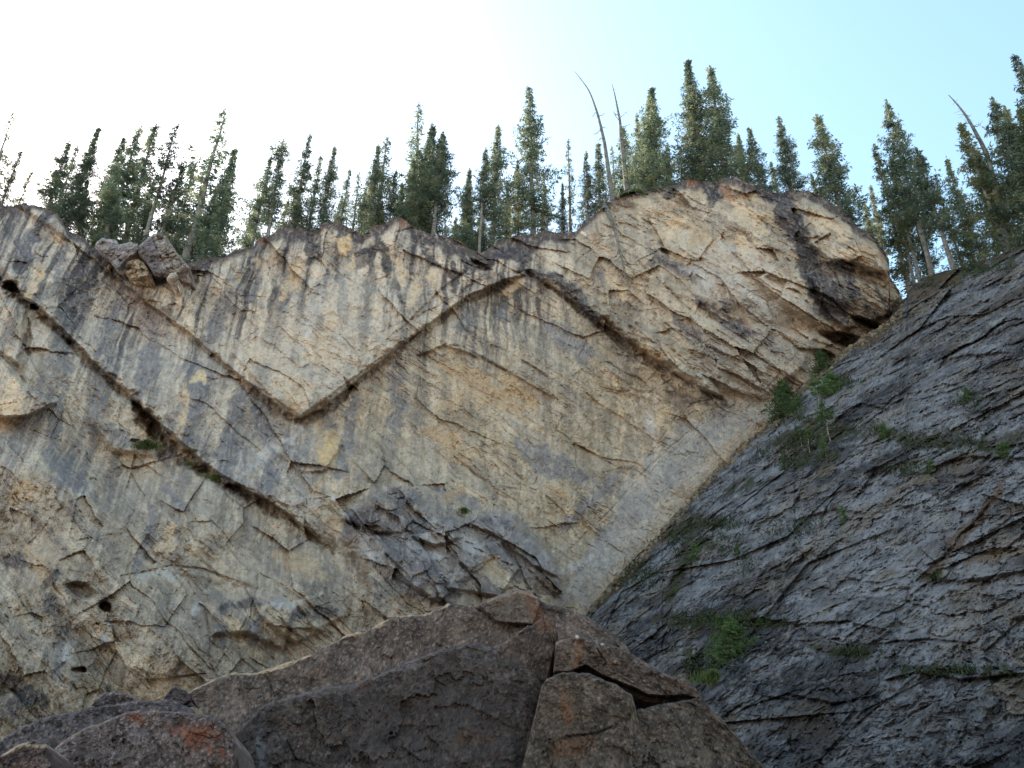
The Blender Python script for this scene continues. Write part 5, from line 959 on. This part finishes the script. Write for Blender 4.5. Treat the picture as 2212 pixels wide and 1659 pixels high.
for a in [('bush', (1686, 820), (1700, 892), 'bushy yellow green spruce where the pale strip meets the dark slope', .75), ('young', (1715, 850), (1728, 900), 'low dense young spruce right of the bushy yellow green one', .9),
   ('sapling', (1757, 806), (1770, 876), 'young spruce with a pale bare stem standing out over the pale rock', .9), ('bush', (1790, 800), (1800, 850), 'dark twiggy bush behind the young spruce with a pale stem', .8), ('sapling', (1776, 868), (1793, 950), 'young spruce lower down with a leaning pale stem', 1.0),
   ('sapling', (1722, 920), (1734, 968), 'left one of the two short stemmed spruces under the pale stemmed ones', 1.0), ('sapling', (1742, 922), (1748, 966), 'right one of the two short stemmed spruces under the pale stemmed ones', .9), ('young', (1775, 935), (1784, 982), 'small spruce with a thin stem at the right of the stemmed cluster', .7),
   ('young', (1690, 975), (1700, 1012), 'small green spruce low in the mossy hollow', .9), ('young', (1497, 1165), (1502, 1205), 'small spruce near the lower left edge of the slope', .9), ('young', (1590, 1172), (1596, 1204), 'tiny green spruce on a dark rock face, right of the small one', .9),
   ('young', (1817, 1090), (1824, 1128), 'lone tiny blue green spruce in the middle of the slope', .9), ('bush', (1575, 1330), (1583, 1425), 'largest and greenest spruce bush low on the slope above the boulders', .85), ('young', (1550, 1325), (1556, 1352), 'short green growth left above the largest bush', 1.4), ('young', (1640, 1328), (1646, 1352), 'short green growth right above the largest bush', 1.3),
   ('young', (2085, 835), (2092, 868), 'small green shrub high on the right of the slope', 1.2), ('young', (2010, 990), (2016, 1020), 'dark shrub in the crevice above the pale panel', 1.4), ('young', (2165, 955), (2172, 985), 'dark green shrub near the right edge, above the pale panel', 1.5), ('young', (1905, 915), (1912, 945), 'small shrub among broken stones right of the stemmed spruces', 1.3), ('bush', (1770, 755), (1776, 800), 'shaded bush under the overhang of the bulge', .7)]:
    small(*a)
# moss and low plants growing along the cracks of the slope: nobody could count them
rs = np.random.RandomState(12); V_, F_ = [], []
spots = [(1690, 985, 60, 30), (1745, 960, 70, 25), (1480, 1170, 70, 40), (1560, 1135, 60, 14), (1530, 1340, 90, 14), (1640, 1345, 70, 12), (1560, 1400, 60, 50), (1500, 1440, 40, 30), (1890, 925, 50, 18), (1980, 960, 70, 20), (2100, 960, 60, 16), (1960, 1015, 60, 14), (2000, 615, 70, 10), (2110, 580, 80, 10), (1850, 1410, 60, 8), (2050, 1450, 120, 8), (1400, 1250, 60, 30), (1820, 830, 40, 12), (2090, 870, 40, 20), (1380, 1230, 30, 30), (1600, 1200, 50, 30), (1720, 1140, 60, 30), (2020, 1245, 30, 6), (1590, 1330, 30, 12), (1700, 905, 70, 14)]
for (a, b, w_, h_) in spots:
    for _ in range(int(w_ * 2.4)):
        u_, v_ = a + rs.normal(0, w_ * .5), b + rs.normal(0, h_ * .6)
        if rs.rand() > .25 + 1.5 * abs(float(perlin(np.array([u_ * .035]), np.array([v_ * .07]), 77)[0])) : continue
        if u_ < 1270 or u_ > 2230 or v_ < interp(STOP, u_) + 4: continue
        p = slope_point(u_, v_); r0 = rs.uniform(.03, .10) * p.y / 30
        for _k in range(7):
            d_ = Vector(rs.normal(0, 1, 3)); d_.z = abs(d_.z) + .4; d_.y -= .4; d_.normalize(); s_ = d_.cross(Vector(rs.normal(0, 1, 3))).normalized() * r0 * .3; q_ = p + Vector(rs.normal(0, r0, 3)); o = len(V_)
            V_ += [tuple(q_ - s_), tuple(q_ + s_), tuple(q_ + d_ * r0 * 1.5 + s_ * .4), tuple(q_ + d_ * r0 * 1.9)]; F_.append((o, o + 1, o + 2, o + 3))
me = bpy.data.meshes.new('moss_and_grass'); me.from_pydata(V_, [], F_); me.materials.append(MOSSM); o = bpy.data.objects.new('moss_and_grass', me); COL.objects.link(o); tag(o, 'moss and grass in the cracks of the dark slope', None, None, 'stuff')

# low growth, roots and turf spilling over the rim: nobody could count it
rs = np.random.RandomState(21); V_, F_ = [], []
def spill(px, py, pz, n_, hh):
    for _ in range(n_):
        q0 = np.array([px + rs.normal(0, .25), py + rs.uniform(-.25, .9), pz + rs.uniform(-.15, .1)])
        d_ = np.array([rs.normal(0, .5), rs.normal(-.25, .4), abs(rs.normal(.6, .5)) if rs.rand() < .75 else -.5]); d_ /= np.linalg.norm(d_); s_ = np.cross(d_, rs.normal(0, 1, 3)); s_ /= np.linalg.norm(s_) + 1e-6
        L = hh * rs.uniform(.3, 1.1); w_ = L * .10; o = len(V_); V_.extend([tuple(q0 - s_ * w_), tuple(q0 + s_ * w_), tuple(q0 + d_ * L * .6 + s_ * w_ * .8), tuple(q0 + d_ * L)]); F_.append((o, o + 1, o + 2, o + 3))
for j in range(0, len(us), 2):
    if not (-60 < us[j] < 1930): continue
    g_ = float(fbm(np.array([us[j] * .02]), np.array([7.7]), 3, 41)[0]) + .5
    spill(RX[j], RY[j], RZ[j], int(14 * max(0, g_ - .25) + rs.randint(0, 3)), .18 + .45 * max(0, g_ - .4))
for j in range(0, len(us2), 2):
    if 1950 < us2[j] < 2320: spill(SRX[j], SRY[j], SRZ[j], rs.randint(3, 12), .3)
me = bpy.data.meshes.new('rim_undergrowth'); me.from_pydata(V_, [], F_); me.materials.append(UNDER); o = bpy.data.objects.new('rim_undergrowth', me); COL.objects.link(o); tag(o, 'low brown and green growth along the rim of the cliff', None, None, 'stuff')

# broken stones along the foot of the pale ramp and on the ledges of the slope: nobody could count them
rs = np.random.RandomState(31); V_, F_, CC = [], [], []
ico = [(-.53, 0, .85), (.53, 0, .85), (-.53, 0, -.85), (.53, 0, -.85), (0, .85, .53), (0, .85, -.53), (0, -.85, .53), (0, -.85, -.53), (.85, .53, 0), (-.85, .53, 0), (.85, -.53, 0), (-.85, -.53, 0)]
icf = [(0, 4, 1), (0, 9, 4), (9, 5, 4), (4, 5, 8), (4, 8, 1), (8, 10, 1), (8, 3, 10), (5, 3, 8), (5, 2, 3), (2, 7, 3), (7, 10, 3), (7, 6, 10), (7, 11, 6), (11, 0, 6), (0, 1, 6), (6, 1, 10), (9, 0, 11), (9, 11, 2), (9, 2, 5), (7, 2, 11)]
def stone(p, r, colr):
    s3 = rs.uniform(.5, 1.2, 3) * r; o = len(V_); a = rs.uniform(0, 6.28)
    for q_ in ico:
        x_, y_, z_ = [q_[k] * s3[k] * rs.uniform(.75, 1.15) for k in range(3)]; V_.append((p[0] + x_ * math.cos(a) - y_ * math.sin(a), p[1] + x_ * math.sin(a) + y_ * math.cos(a), p[2] + z_)); CC.append(colr)
    for f in icf: F_.append(tuple(i + o for i in f))
p_sc = lambda a, b: slope_point(a, b).y / 34
TN = [lin(c_) for c_ in ((168, 148, 116), (140, 124, 100), (160, 150, 132), (128, 118, 104), (112, 112, 116), (140, 142, 148))]
for _ in range(900):
    u_ = rs.uniform(1275, 1950); v_ = interp(STOP, u_) + abs(rs.normal(0, 9)) + 1; stone(slope_point(u_, v_), rs.uniform(.05, .2) ** 1.3 * 1.5, TN[rs.randint(0, 4)])
for (a, b, w_, h_) in [(1640, 1120, 60, 20), (1720, 1230, 60, 30), (1560, 1200, 40, 30), (2000, 1290, 60, 20), (1880, 960, 60, 30), (2050, 940, 60, 20), (1850, 1500, 90, 20), (1960, 1440, 60, 10), (1460, 1400, 40, 40), (1900, 740, 60, 20), (1700, 1380, 60, 20), (2120, 1010, 40, 20), (1740, 1560, 60, 30)]:
    for _ in range(26):
        u_, v_ = a + rs.normal(0, w_), b + rs.normal(0, h_)
        if u_ < 1270 or u_ > 2250 or v_ < interp(STOP, u_) + 4: continue
        stone(slope_point(u_, v_), rs.uniform(.04, .16) ** 1.2 * p_sc(u_, v_), TN[rs.randint(3, 6)])
for _ in range(70):
    u_ = rs.uniform(225, 420); v_ = 588 + abs(rs.normal(0, 9)) - (8 if u_ > 390 else 0) - (18 if u_ < 250 else 0); p_ = cliff_point(u_, v_); stone((p_.x, p_.y - .15, p_.z + .1), rs.uniform(.08, .3), TN[rs.randint(0, 5)])
ro = make_mesh('rubble', np.array(V_), np.array(F_), ROCK_S, np.array(CC)); tag(ro, 'broken tan and grey stones along the foot of the pale ramp and on the slope', None, None, 'stuff')
